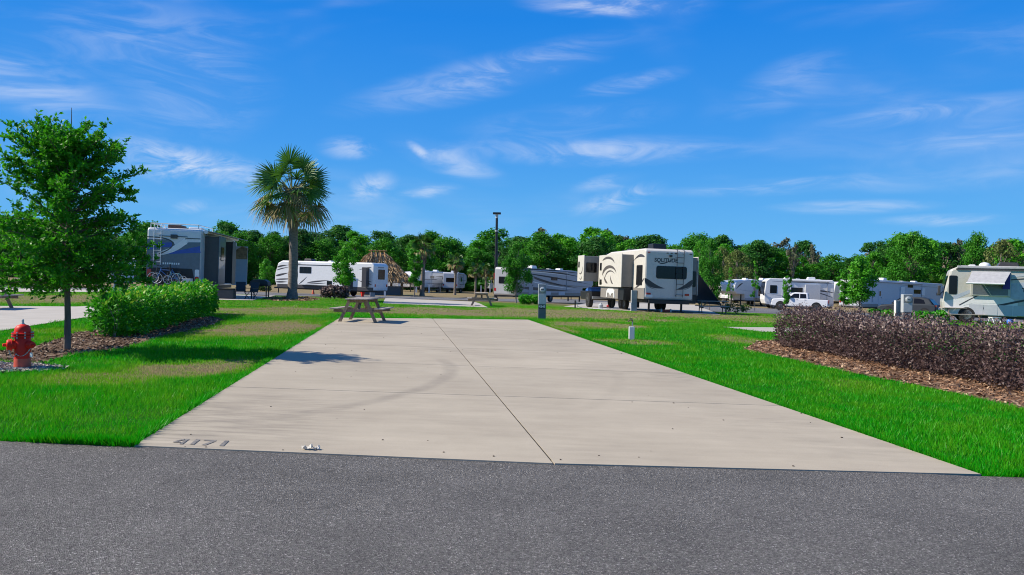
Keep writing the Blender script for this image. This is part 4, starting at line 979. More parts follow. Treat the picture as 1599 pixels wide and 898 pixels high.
def pedestal(label, px, py, h, w, num, group, meter=True, rz=0):
    t = thing('electric_pedestal', label, 'pedestal', G(px, py), R(rz), group); d = w * .75
    mb = MB(); mb.box(-w / 2, w / 2, -d / 2, d / 2, -.05, h * .42); mb.build('base_post', M_PEDD, t, bevel=.008)
    mb = MB(); mb.box(-w / 2 - .006, w / 2 + .006, -d / 2 - .006, d / 2 + .006, h * .42, h); mb.build('housing', M_PEDG, t, bevel=.01)
    mb = MB(); mb.box(-w / 2 + .01, w / 2 - .01, -d / 2 - .022, -d / 2 - .007, h * .44, h * .71); mb.build('cover_door', M_PEDG, t, bevel=.006)
    mb = MB(); mb.box(-w / 2 + .005, w / 2 - .005, -d / 2 - .014, -d / 2 - .007, h * .73, h * .985); mb.build('meter_panel', M('meter_panel', (.24, .25, .26), .5), t)
    if meter:
        mt = Matrix.Translation((.01, -d / 2 - .012, h * .84)) @ Matrix.Rotation(R(90), 4, 'X'); mb = MB(); mb.lathe([(w * .36, 0), (w * .36, .03), (w * .30, .035), (w * .29, .09), (w * .2, .10)], 18, mat=mt); o = mb.build('electric_meter', M_PEDG, t, smooth=True)
        mb = MB(); mb.box(-.01 - .05, .06, -d / 2 - .118, -d / 2 - .113, h * .835, h * .86); mb.build('meter_dial', M_LETTERD, t)
    mb = MB(); mb.box(-w / 2 + .01, w / 2 - .01, -d / 2 - .016, -d / 2 - .007, h * .305, h * .415); p = mb.build('number_plate', M_BLACK, t)
    if num: textmesh('site_number', num, h * .092, M_LETTERW, p, Matrix.Translation((0, -d / 2 - .019, h * .36)) @ FACE_CAM)
    return t
pedestal('grey electric pedestal with round meter and number plate behind the concrete pad', 846, 498.5, 1.43, .31, '4243', 'electric pedestals')
pedestal('grey meter pedestal behind the purple hedge, the right one of the pair', 1415, 508, 1.52, .42, '4142', 'electric pedestals', rz=-6)
def bluepost(label, px, py, h, w, rz=0, pipe=True):
    t = thing('utility_pedestal', label, 'pedestal', G(px, py), R(rz), 'plain utility pedestals'); d = w * .6
    mb = MB(); mb.box(-w / 2, w / 2, -d / 2, d / 2, -.05, h); mb.build('housing', M_PEDB, t, bevel=.008)
    mb = MB(); mb.box(-w / 2 - .03, -w / 2 - .002, -d / 2 - .01, d / 2 + .01, -.05, h + .005); mb.build('side_channel', M_WHITE, t)
    if pipe:
        mb = MB(); mb.cyl((-w / 2 - .05, -d / 2, -.03), (-w / 2 - .05, -d / 2, h * .4), .022, n=8); mb.build('conduit', M_WHITE, t, smooth=True)
    mb = MB(); mb.box(-w / 2 + .02, w / 2 - .02, -d / 2 - .006, -d / 2 - .001, h * .55, h * .95); mb.build('access_panel', M_PEDB, t)
    return t
bluepost('blue grey utility pedestal beside the camper with the ladder', 990, 486, 1.25, .31)
bluepost('blue grey utility pedestal behind the near picnic table', 582, 463.5, 1.75, .42)
bluepost('pale utility pedestal under the young oak on the left', 183, 460, 1.2, .26)
bluepost('blue grey pedestal behind the purple hedge, the left one of the pair', 1402, 507, 1.2, .27)
def posts():
    for i, (px, py, h, lab) in enumerate(((601, 462, 1.4, 'white utility post right of the blue grey pedestal by the hut'), (623, 457, 1.5, 'white post just right of the thatched hut bar'), (650, 457, 1.7, 'white post between the slim young tree and shaggy palm'),
            (670, 457, 1.4, 'white post right of the shaggy palm'), (687, 456, 1.4, 'white post between the two distant picnic tables'), (702, 455, 1.3, 'white post left of the lone small palm'), (714, 453.5, 1.2, 'white post just right of the lone small palm'),
            (723, 453, 1.2, 'white post midway between lone palm and palm pair'), (732, 453, 1.2, 'white post left of the palm pair'), (751, 457, 1.3, 'white post between the two slim palms'), (765, 458, 1.5, 'white post just left of the lamp post'))):
        t = thing('utility_post', lab, 'post', G(px, py), 0, 'white utility posts'); mb = MB(); mb.box(-.11, .11, -.09, .09, -.05, h - .03); mb.build('post', M_WHITE, t)
        mb = MB(); mb.box(-.13, .13, -.11, .11, h - .03, h + .03); mb.build('cap', M_PEDG, t)
posts()
def spigot():
    t = thing('water_spigot', 'white water standpipe with tap on the lawn right of the pad', 'spigot', G(986, 530.5))
    mb = MB(); mb.box(-.075, .075, -.06, .06, -.04, .36); mb.build('post', M_WHITE, t, bevel=.012)
    mb = MB(); mb.cyl((.02, 0, .35), (.02, 0, .50), .018, n=8); mb.build('pipe', M_STEEL, t, smooth=True)
    mb = MB(); mb.tube([(.02, 0, .50), (.02, 0, .535), (-.03, 0, .55), (-.085, 0, .53), (-.10, 0, .49)], [.022, .026, .02, .016, .018], 8); mb.build('tap', M('brass', (.25, .2, .1), .4, metal=.7), t, smooth=True)
    mb = MB(); mb.cyl((-.02, 0, .55), (-.02, 0, .58), .008, n=6); mb.box(-.06, .02, -.008, .008, .58, .592); mb.build('tap_handle', M_DKMETAL, t)
spigot()
def lamp():
    b = AT(774, 82); t = thing('lamp_post', 'tall black lamp post with flat lamp head and red box', 'lamp post', b); H = 9.4
    mb = MB(); mb.cyl((0, 0, -.1), (0, 0, H - .25), .20, .12, 12); mb.build('pole', M_BLACK, t, smooth=True)
    mb = MB(); mb.lathe([(.27, -.05), (.27, .25), (.2, .35)], 14); mb.build('base', M_BLACK, t, smooth=True)
    mb = MB(); mb.cyl((0, 0, H - .62), (0, 0, H - .2), .145, n=12); mb.build('bracket', M_PEDG, t, smooth=True)
    mb = MB(); mb.box(-.42, .42, -.32, .32, H - .2, H - .02); mb.build('lamp_head', M_BLACK, t, bevel=.03)
    mb = MB(); mb.box(-.36, .36, -.26, .26, H - .222, H - .205); mb.build('lens', M_PEDG, t)
    mb = MB(); mb.cyl((0, 0, H - 2.05), (0, 0, H - 1.9), .20, n=10); mb.build('sensor_collar', M_PEDG, t, smooth=True)
    mb = MB(); mb.box(-.22, .26, -.30, -.13, 2.35, 2.95); mb.build('red_box', M('red_box', (.55, .05, .03), .5), t, bevel=.03)
lamp()
def paper():
    for i, (px, py, s, lab) in enumerate(((480, 706, .05, 'crumpled white paper scrap on the concrete near the road'), (495, 706, .034, 'smaller white paper scrap right of the other on the concrete'))):
        rd_ = random.Random(i + 3); bm = bmesh.new(); bmesh.ops.create_grid(bm, x_segments=5, y_segments=5, size=s)
        for v in bm.verts: v.co.z = abs(rd_.gauss(0, s * .35)) + .004; v.co.x *= rd_.uniform(.6, 1.0); v.co.y *= rd_.uniform(.5, .9)
        me = bpy.data.meshes.new('paper_scrap'); bm.to_mesh(me); bm.free(); me.materials.append(M('paper', (.55, .52, .46), .8)); o = bpy.data.objects.new('paper_scrap', me); COL.objects.link(o)
        so_ = o.modifiers.new('thick', 'SOLIDIFY'); so_.thickness = .003
        o.location = G(px, py, .026); tag(o, lab, 'litter', 'paper scraps')
paper()
def twig_stub():
    b = G(960, 560)
def hut():
    t = thing('thatched_hut', 'open thatched tiki hut with wooden posts behind the white trailer', 'hut', AT(589, 98), R(28), None)
    w, d = 2.55, 2.0; ez, rz_ = 2.35, 5.35; rl = .85; ov = .7
    for sx in (-1, 1):
        for sy in (-1, 1):
            mb = MB(); mb.cyl((sx * w, sy * d, -.1), (sx * w, sy * d, ez + .3), .17, .14, 10); mb.build('post', M('hut_post', (.30, .17, .08), .8, var=.3, scale=5, stretch=(1, 1, .2)), t, smooth=True)
    E_ = [(-w - ov, -d - ov, ez - .25), (w + ov, -d - ov, ez - .25), (w + ov, d + ov, ez - .25), (-w - ov, d + ov, ez - .25)]; Rg = [(-rl, 0, rz_), (rl, 0, rz_)]
    mb = MB(); mb.add(E_ + Rg, [(0, 1, 5, 4), (1, 2, 5), (2, 3, 4, 5), (3, 0, 4)]); rf = mb.build('roof', M('thatch_base', (.28, .19, .11), .95, var=.3, scale=4, bump=.6, bscale=12), t)
    rr = np.random.default_rng(8); n = 20000; P_, D_, T_ = [], [], []
    for (a, b_, c, dd) in ((0, 1, 5, 4), (1, 2, 5, 5), (2, 3, 4, 5), (3, 0, 4, 4)):
        vv = [Vector(E_[a]), Vector(E_[b_]), Vector((E_ + Rg)[c]), Vector((E_ + Rg)[dd])]
        nrm = (vv[1] - vv[0]).cross(vv[2] - vv[0]).normalized()
        for _ in range(n // 4):
            u, v = rr.random(), rr.random() ** 1.25; lo = vv[0].lerp(vv[1], u); hi = vv[3].lerp(vv[2], u); p = lo.lerp(hi, v); dn = (lo - hi).normalized()
            p = p + nrm * (.04 + .06 * rr.random()); dv = dn + nrm * rr.normal(.06, .10) + Vector((rr.normal(0, .14), rr.normal(0, .14), -.08)); P_.append(tuple(p)); D_.append(tuple(dv)); T_.append(rr.random())
    rr2 = np.random.default_rng(3); V, Fc = leafgeo(np.array(P_), np.array(D_), .75 * (.5 + rr2.random(len(P_))), .11, .1, rr2)
    o = npmesh('thatch', V, Fc, leafmat('thatch_straw', (.20, .125, .06), (.52, .36, .20), (.75, .58, .38), rough=.8, trans=.05, spec=.15), {'tint': np.repeat(T_, 4)}, rf); o['kind'] = 'stuff'
    for x in np.linspace(-rl, rl, 4):
        mb = MB(); mb.cyl((x - .1, -.75, rz_ - .55), (x + .05, .15, rz_ + .28), .055, n=6); mb.cyl((x + .1, .75, rz_ - .55), (x - .05, -.15, rz_ + .28), .055, n=6); mb.build('ridge_pole', M('ridge_wood', (.48, .26, .10), .8), t)
    mb = MB(); mb.cyl((-rl - .3, 0, rz_ + .22), (rl + .3, 0, rz_ + .22), .07, n=7); mb.build('ridge_beam', MATS['ridge_wood'], t)
    mb = MB(); mb.box(-w + .2, w - .2, -d - .1, -d + .3, 0, 1.05); mb.box(w - .15, w + .15, -d, d, 0, 1.05); mb.build('bar_counter', M_PEDD, t)
    mb = MB(); mb.box(-w + .1, w - .05, -d - .2, -d + .4, 1.06, 1.12); mb.build('counter_top', M('counter', (.25, .24, .23), .5), t)
hut()

# ================================================================== VEHICLES
def FM(face, off):
    """map (u, v, d) on a vehicle face to local xyz; off = distance of that face, d = how proud"""
    if face == 'L': return lambda u, v, d=0: (u, off + d, v)
    if face == 'R': return lambda u, v, d=0: (u, -off - d, v)
    if face == 'B': return lambda u, v, d=0: (off - d, u, v)
    return lambda u, v, d=0: (off + d, u, v)
def rrect(u0, u1, v0, v1, r=.06, n=3):
    out = []
    for (cx, cy, a0) in ((u1 - r, v1 - r, 0), (u0 + r, v1 - r, 90), (u0 + r, v0 + r, 180), (u1 - r, v0 + r, 270)):
        for k in range(n + 1):
            a = R(a0 + 90 * k / n); out.append((cx + r * math.cos(a), cy + r * math.sin(a)))
    return out
def plate(mb, pts, fm, d0, d1): mb.prism(pts, lambda u, v: fm(u, v, d0), lambda u, v: fm(u, v, d1))
def window(par, face, off, u0, u1, v0, v1, r=.07, name='window', mullion=0):
    fm = FM(face, off); mb = MB(); mb.m = 0; plate(mb, rrect(u0, u1, v0, v1, r), fm, .0015, .016); mb.m = 1; plate(mb, rrect(u0 + .035, u1 - .035, v0 + .035, v1 - .035, max(r - .03, .01)), fm, .0175, .023)
    mb.m = 0
    for k in range(mullion):
        u = u0 + (u1 - u0) * (k + 1) / (mullion + 1); plate(mb, [(u - .015, v0 + .04), (u + .015, v0 + .04), (u + .015, v1 - .04), (u - .015, v1 - .04)], fm, .024, .030)
    return mb.build(name, [M_FRAME, M_GLASS], par)
def swoosh(par, face, off, pts, w, mat, name='stripe', d=.003, taper=True, n=14):
    """tapered painted stripe through a quadratic/cubic set of points on a face"""
    fm = FM(face, off); P_ = []
    pts = [Vector(p) for p in pts]
    for i in range(n + 1):
        t = i / n; q = pts[:]
        while len(q) > 1: q = [q[k].lerp(q[k + 1], t) for k in range(len(q) - 1)]
        P_.append(q[0])
    top, bot = [], []
    for i, p in enumerate(P_):
        dv = (P_[min(i + 1, n)] - P_[max(i - 1, 0)]).normalized(); nn = Vector((-dv.y, dv.x)); t = i / n
        ww = w * (math.sin(math.pi * min(1, t ** .7)) if taper is True else (1 - t if taper == 'end' else (t if taper == 'start' else 1))) / 2 + .004
        top.append(p + nn * ww); bot.append(p - nn * ww)
    mb = MB(); vs = [fm(p.x, p.y, d) for p in top] + [fm(p.x, p.y, d) for p in bot]; m = n + 1
    mb.add(vs, [(i, i + 1, m + i + 1, m + i) for i in range(n)])
    return mb.build(name, mat, par)
def band(par, face, off, pts, mat, name='panel', d0=.0005, d1=.004):
    mb = MB(); plate(mb, pts, FM(face, off), d0, d1); return mb.build(name, mat, par)
def wheel(par, x, y, r, w, out, rimmat=None):
    mt = Matrix.Translation((x, y, r)) @ Matrix.Rotation(R(90), 4, 'X'); mb = MB(); h = w / 2
    mb.lathe([(r * .55, -h), (r * .93, -h), (r, -h * .75), (r, h * .75), (r * .93, h), (r * .55, h)], 18, mat=mt); wo = mb.build('wheel', M_RUBBER, par, smooth=True)
    s = -1 if out > 0 else 1; mb = MB(); mb.lathe([(r * .60, s * h * 1.0), (r * .58, s * h * .92), (r * .2, s * h * .78), (r * .18, s * h * .98), (.02, s * h * 1.0)], 14, mat=mt); mb.build('rim', rimmat or M_STEEL, wo, smooth=True)
def ladder(par, xb, yc, z0, z1, w=.42, mat=None, over=.35):
    mb = MB()
    for s in (-1, 1):
        y = yc + s * w / 2; mb.tube([(xb - .12, y, z0), (xb - .12, y, z1), (xb - .06, y, z1 + .14), (xb + over, y, z1 + .14), (xb + over, y, z1 - .02)], .018, 6)
        for z in (z0 + .1, (z0 + z1) / 2, z1 - .15): mb.cyl((xb - .12, y, z), (xb, y, z), .014, n=5)
    z = z0 + .15
    while z < z1 - .05:
        mb.cyl((xb - .12, yc - w / 2, z), (xb - .12, yc + w / 2, z), .016, n=6); z += .31
    return mb.build('ladder', mat or M_DKMETAL, par, smooth=True)
def acunit(par, x, z, y=0, L=1.0, W=.75, h=.32, mat=None):
    mb = MB(); mb.prism([(x - L / 2, z), (x + L / 2, z), (x + L / 2 - .14, z + h), (x - L / 2 + .08, z + h)], lambda u, v: (u, y - W / 2, v), lambda u, v: (u, y + W / 2, v)); return mb.build('air_conditioner', mat or M_WHITE, par, bevel=.04)
def rvbody(root, prof, W, mat, bev=.06, name='body'):
    mb = MB(); mb.prism(prof, lambda u, v: (u, -W / 2, v), lambda u, v: (u, W / 2, v)); return mb.build(name, mat, root, bevel=bev, smooth=False)
def slide(root, side, x0, x1, z0, z1, W, depth, mat, mat_out=None, roof=True):
    s = 1 if side == 'L' else -1; mb = MB(); y0, y1 = s * (W / 2 - .1), s * (W / 2 + depth); mb.box(x0, x1, min(y0, y1), max(y0, y1), z0, z1); o = mb.build('slide_out', mat, root, bevel=.025)
    mb = MB(); mb.box(x0 - .05, x1 + .05, min(y1, y1 + s * .045), max(y1, y1 + s * .045), z0 - .03, z1 + .05); mb.build('fascia', mat_out or mat, o, bevel=.012, seg=1)
    return o
def chassis(root, x0, x1, W, z0, z1):
    mb = MB(); mb.box(x0, x1, -W / 2 + .25, W / 2 - .25, z0, z1); return mb.build('chassis', M_DKMETAL, root)
def light(par, face, off, u0, u1, v0, v1, mat, name='tail_light'):
    mb = MB(); plate(mb, rrect(u0, u1, v0, v1, min(u1 - u0, v1 - v0) * .25, 2), FM(face, off), .001, .03); return mb.build(name, mat, par)
M_TAIL = M('tail_red', (.45, .015, .012), .25, coat=.5)
M_TAN = M('rv_tan', (.60, .57, .51), .4, var=.05, dirt=.07, coat=.1)
M_TAUPE = M('rv_taupe', (.235, .215, .195), .45, var=.06, dirt=.08)
M_CHAR = M('rv_charcoal', (.055, .05, .052), .4, var=.1)
M_BROWN = M('rv_brown', (.10, .085, .075), .4, var=.1)
M_SILVER = M('rv_silver', (.62, .63, .65), .35, var=.05, coat=.4)
M_NAVY = M('rv_navy', (.015, .04, .30), .25, var=.1, coat=.5)
M_SLATE = M('rv_slate', (.085, .11, .14), .3, var=.1, coat=.5)
M_LTGREY = M('rv_light_grey', (.50, .52, .55), .4, var=.05, dirt=.06)
M_AWN = M('awning', (.40, .40, .41), .7)
HEAD = math.atan2(1, -.16)          # pads point a little left of straight ahead
def cres(par, face, off, cx, cz, r, a0, a1, w, mat, sx=1.0):
    n = 5; pts = [(cx + sx * r * math.cos(R(a0 + (a1 - a0) * i / n)), cz + r * math.sin(R(a0 + (a1 - a0) * i / n))) for i in range(n + 1)]
    # polyline crescent
    fm = FM(face, off); m = 18; top, bot = [], []
    for i in range(m + 1):
        a = R(a0 + (a1 - a0) * i / m); ww = w * math.sin(math.pi * (i / m) ** .8) / 2 + .003
        top.append((cx + sx * (r + ww) * math.cos(a), cz + (r + ww) * math.sin(a))); bot.append((cx + sx * (r - ww) * math.cos(a), cz + (r - ww) * math.sin(a)))
    mb = MB(); mb.add([fm(u, v, .003) for u, v in top] + [fm(u, v, .003) for u, v in bot], [(i, i + 1, m + 1 + i + 1, m + 1 + i) for i in range(m)]); return mb.build('stripe', mat, par)

# ---- fifth wheel with the ladder (right of centre)
def camper_ladder():
    W, L, zb, zt = 2.95, 10.4, .78, 3.72
    c0, c1 = G(1003, 487), G(1083, 490); loc = (c0 + c1) / 2; loc.z = float(gz(loc.x, loc.y))
    t = thing('fifth_wheel_camper', 'tan fifth wheel camper with rear ladder and long dark rear window', 'camper', loc, HEAD, None, True)
    prof = [(0, zb), (.0, zt - .12), (.25, zt), (L - 3.2, zt), (L - .5, zt - .35), (L - .05, zt - .75), (L, 2.1), (L - .6, 1.65), (L - 2.5, 1.6), (L - 2.6, zb)]
    rvbody(t, prof, W, M_TAN, .09)
    mb = MB(); mb.box(.03, L - 2.63, -W / 2 - .012, W / 2 + .012, zb - .02, zb + .62); mb.build('lower_skirt', M_TAUPE, t)
    chassis(t, .15, L - 2.8, W, .55, .79)
    window(t, 'B', 0, -1.02 - .05, .80, 1.98, 2.72, .12)
    # rear bumper lights
    for y in (-1.12, 1.22): light(t, 'B', 0, y - .13, y + .13, 1.02, 1.14, M_TAIL)
    for y in (-.35, -.1, .15): light(t, 'B', 0, y - .06, y + .06, 3.46, 3.51, M_CHAR, 'marker_light')
    light(t, 'B', 0, 1.2, 1.34, 3.46, 3.52, M_TAIL, 'marker_light'); light(t, 'B', 0, -1.36, -1.2, 3.44, 3.5, M_CHAR, 'marker_light')
    mb = MB(); mb.box(-.10, .0, -.12, .04, 3.25, 3.38); mb.build('rear_camera', M_CHAR, t)
    light(t, 'B', 0, .98, 1.42, .86, 1.02, M_WHITE, 'licence_plate')
    ladder(t, 0, -.62, .92, 3.6, .42)
    textmesh('lettering', 'SOLITUDE', .31, M_CHAR, t, Matrix.Translation((-.004, .22, 3.05)) @ Matrix.Rotation(R(-90), 4, 'Z') @ FACE_CAM, .002)
    swoosh(t, 'B', 0, [(.75, 2.98), (.45, 2.70), (.1, 2.98), (-.45, 3.28)], .06, M_CHAR)
    swoosh(t, 'B', 0, [(1.47, 1.98), (1.2, 1.50), (.25, 1.42)], .30, M_CHAR); swoosh(t, 'B', 0, [(1.47, 1.78), (1.3, 1.42), (.75, 1.34)], .06, M_TAUPE)
    swoosh(t, 'B', 0, [(-1.47, 1.98), (-1.25, 1.55), (-.50, 1.40)], .26, M_CHAR); swoosh(t, 'B', 0, [(-1.47, 1.74), (-1.3, 1.45), (-.85, 1.36)], .06, M_TAUPE)
    mb = MB(); mb.box(-.18, -.02, -W / 2 + .25, W / 2 - .25, .52, .72); mb.build('bumper', M_DKMETAL, t)
    # left side: kitchen slide, bedroom slide
    s = slide(t, 'L', 2.2, 7.2, 1.42, zt - .32, W, .72, M_TAUPE, M_TAN)
    fo = W / 2 + .72 + .047
    for (cx, cz, r, a0, a1, w, sx) in ((4.7, 2.05, .62, 5, 160, .20, 2.6), (4.5, 1.98, .42, 0, 150, .09, 2.6), (5.2, 2.75, .5, 40, 165, .15, 3.2), (3.6, 2.35, .8, 285, 345, .15, 1.2), (4.8, 2.45, .85, 280, 340, .17, 1.5), (6.0, 2.3, .75, 285, 335, .11, 1.5)):
        cres(s, 'L', fo, cx, cz, r, a0, a1, w, M_BROWN, sx)
    window(s, 'L', fo, 6.55, 6.95, 2.45, 2.95, .04); window(s, 'L', fo, 6.45, 6.95, 1.5, 1.85, .04)
    window(t, 'L', W / 2, .45, 1.55, 1.55, 2.75, .08)
    swoosh(t, 'L', W / 2, [(.1, 3.2), (1.2, 3.5), (2.2, 3.0)], .16, M_CHAR); swoosh(t, 'L', W / 2, [(.05, 2.0), (.9, 1.5), (2.1, 1.3)], .14, M_CHAR)
    s2 = slide(t, 'L', L - 2.45, L - .85, 1.72, zt - .30, W, 1.6, M_TAUPE, M_TAN)
    fo2 = W / 2 + 1.6 + .047
    window(s2, 'L', fo2, L - 1.35, L - 1.0, 2.65, 3.05, .03); cres(s2, 'L', fo2, L - 1.6, 2.55, .35, 150, 330, .09, M_BROWN, 1.5); cres(s2, 'L', fo2, L - 1.7, 2.05, .22, 180, 330, .07, M_BROWN, 1.6)
    fm = FM('B', L - 2.45); mb = MB(); mb.m = 0; plate(mb, rrect(W / 2 + .72, W / 2 + 1.48, 2.3, 2.98, .07), fm, .002, .016); mb.m = 1; plate(mb, rrect(W / 2 + .76, W / 2 + 1.44, 2.34, 2.94, .05), fm, .018, .024); mb.build('window', [M_FRAME, M_GLASS], s2)
    s3 = slide(t, 'R', .9, 4.8, zb + .3, zt - .4, W, .62, M_TAUPE, M_TAN)
    fm = FM('B', .9); mb = MB(); mb.m = 0; plate(mb, rrect(-W / 2 - .55, -W / 2 - .10, 1.55, 2.5, .08), fm, .002, .016); mb.m = 1; plate(mb, rrect(-W / 2 - .51, -W / 2 - .14, 1.59, 2.46, .06), fm, .018, .024); mb.build('window', [M_FRAME, M_GLASS], s3)
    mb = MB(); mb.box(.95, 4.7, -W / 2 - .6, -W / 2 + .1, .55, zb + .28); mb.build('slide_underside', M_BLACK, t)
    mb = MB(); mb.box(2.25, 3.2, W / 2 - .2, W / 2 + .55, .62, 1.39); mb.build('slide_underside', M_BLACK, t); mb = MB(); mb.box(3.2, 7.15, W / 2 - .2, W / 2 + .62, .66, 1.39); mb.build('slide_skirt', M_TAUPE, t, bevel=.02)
    for x in (4.3, 5.15):
        for y, o in ((W / 2 - .25, 1), (-W / 2 + .25, -1)): wheel(t, x, y, .39, .24, o)
    mb = MB(); mb.prism([(3.8, .72), (3.9, 1.12), (4.2, 1.28), (5.3, 1.28), (5.6, 1.12), (5.7, .72), (5.5, .72), (5.42, 1.0), (5.2, 1.02), (4.95, .95), (4.72, .78), (4.5, .95), (4.25, 1.02), (4.02, .95), (3.98, .72)], lambda u, v: (u, W / 2 + .622, v), lambda u, v: (u, W / 2 + .66, v)); mb.build('wheel_cover', M_WHITE, t)
    acunit(t, 2.3, zt - .01, .0, 1.1, .85, .40, M_BLACK); acunit(t, 6.6, zt - .03, .1, .9, .7, .26, M_CHAR)
    # right awning hanging behind
    mb = MB(); mb.add([(1.5, -W / 2 - .7, 2.7), (7.5, -W / 2 - .7, 2.7), (7.5, -W / 2 - 2.5, .55), (1.5, -W / 2 - 2.5, .55), (1.5, -W / 2 - .72, 2.66), (7.5, -W / 2 - .72, 2.66), (7.5, -W / 2 - 2.52, .51), (1.5, -W / 2 - 2.52, .51)], [(0, 1, 2, 3), (4, 5, 6, 7), (0, 3, 7, 4), (1, 2, 6, 5), (0, 1, 5, 4), (2, 3, 7, 6)]); mb.build('shade_screen', M_CHAR, t)
    for x in (L - 2.2, ):
        for y in (-.9, .9): 
            mb = MB(); mb.box(x - .07, x + .07, y - .07, y + .07, 0, 1.65); mb.build('landing_leg', M_DKMETAL, t)
    mb = MB(); mb.cyl((L - 1.4, 0, 1.05), (L - 1.4, 0, 1.7), .12, n=8); mb.build('king_pin', M_DKMETAL, t)
    for (x, y) in ((.5, -1.0), (.5, 1.0)):
        mb = MB(); mb.box(x - .05, x + .05, y - .05, y + .05, 0, .6); mb.box(x - .15, x + .15, y - .15, y + .15, -.02, .04); mb.build('stabiliser_jack', M_DKMETAL, t)
    return t
CL = camper_ladder()
# things around it
def propane():
    w = CL.matrix_world
def small_things():
    t = thing('sewer_hose', 'red and white hose support lying under the camper rear', 'hose', G(1040, 488)); mb = MB()
    mb.tube([(-.30, 0, .10), (.28, 0, .11)], .075, 8); mb.build('hose', M('hose_red', (.45, .10, .07), .6), t, smooth=True)
    for x in (-.28, .27):
        mb = MB(); mb.cyl((x - .04, 0, .105), (x + .04, 0, .105), .11, n=10); mb.build('coupling', M_WHITE, t, smooth=True)
    t = thing('hitched_truck', 'dark truck with blue cloth on its bed under the camper overhang', 'truck', AT(939, 54), HEAD); 
    mb = MB(); mb.prism([(-.5, .55), (-.5, 1.15), (2.6, 1.15), (2.6, .55)], lambda u, v: (u, -.85, v), lambda u, v: (u, .85, v)); mb.build('bed', M_BLACK, t, bevel=.05)
    mb = MB(); mb.prism([(-.6, 1.15), (-.5, 1.35), (.2, 1.42), (.9, 1.3), (1.0, 1.15)], lambda u, v: (u, -.8, v), lambda u, v: (u, .9, v)); mb.build('blue_cloth', M('blue_tarp', (.03, .13, .42), .7, var=.3), t, bevel=.05)
    wheel(t, .2, .8, .52, .3, 1); wheel(t, .2, -.8, .52, .3, -1)
    mb = MB(); mb.box(-.62, -.5, -.8, .8, .62, .8); mb.build('bumper', M_STEEL, t, bevel=.02)
    t = thing('hose_stand', 'short black post with coiled hose beside the truck wheel', 'post', G(898, 481.5)); mb = MB(); mb.cyl((0, 0, -.05), (0, 0, .5), .045, n=8); mb.build('post', M_BLACK, t)
    mb = MB(); mb.tube([(0, 0, .5), (.1, 0, .35), (.15, .05, .12), (.5, .1, .03), (1.0, 0, .03)], .02, 6); mb.build('hose', M_PEDG, t, smooth=True)
    t = thing('water_filter_kit', 'pale jug and hoses on the grass in front of the camper wheels', 'jug', G(938, 483)); mb = MB(); mb.lathe([(.12, 0), (.15, .05), (.15, .28), (.06, .36), (.05, .40)], 12); mb.build('jug', M_PEDG, t, smooth=True)
    mb = MB(); mb.tube([(-.8, 0, .03), (-.3, -.1, .04), (.1, -.2, .03), (.7, -.1, .05), (1.2, .1, .03)], .03, 6); mb.build('hose', M_WHITE, t, smooth=True)
    t = thing('hose_bib', 'small red valve handle beside the pale jug', 'valve', G(949, 483.5)); mb = MB(); mb.ball((0, 0, .22), .09, 6); mb.build('handle', M_TAIL, t, smooth=True); mb = MB(); mb.cyl((0, 0, -.03), (0, 0, .2), .02, n=6); mb.build('riser', M_STEEL, t)
small_things()

# ---- camper with blue swirls (left)
def bicycle(label, M_fr, par_m, sc, group):
    t = thing('bicycle', label, 'bicycle', (0, 0, 0), 0, group); r = .30
    for x in (-.5, .5):
        mb = MB(); pts = [(x + r * math.cos(k * math.pi / 10), 0, r + r * math.sin(k * math.pi / 10)) for k in range(21)]; mb.tube(pts, .022, 6, cap=False); w = mb.build('wheel', M_RUBBER, t)
        mb = MB(); pts = [(x + r * .9 * math.cos(k * math.pi / 10), 0, r + r * .9 * math.sin(k * math.pi / 10)) for k in range(21)]; mb.tube(pts, .018, 5, cap=False)
        for k in range(8): mb.cyl((x, 0, r), (x + r * .9 * math.cos(k * .785), 0, r + r * .9 * math.sin(k * .785)), .004, n=3)
        mb.build('rim', M_WHITE, w)
    mb = MB()
    for a, b_ in (((-.5, 0, r), (-.15, 0, r)), ((-.15, 0, r), (-.25, 0, .78)), ((-.5, 0, r), (-.25, 0, .72)), ((-.24, 0, .72), (.32, 0, .74)), ((-.15, 0, r), (.32, 0, .70)), ((.30, 0, .85), (.38, 0, .55)), ((.38, 0, .55), (.5, 0, r))): mb.cyl(a, b_, .02, n=6)
    mb.build('frame', M_fr, t)
    mb = MB(); mb.tube([(.26, -.25, .95), (.30, -.1, .92), (.30, .1, .92), (.26, .25, .95)], .015, 6); mb.build('handlebar', M_BLACK, t)
    mb = MB(); mb.box(-.36, -.14, -.06, .06, .80, .85); mb.build('saddle', M_BLACK, t, bevel=.02)
    t.matrix_world = par_m; return t
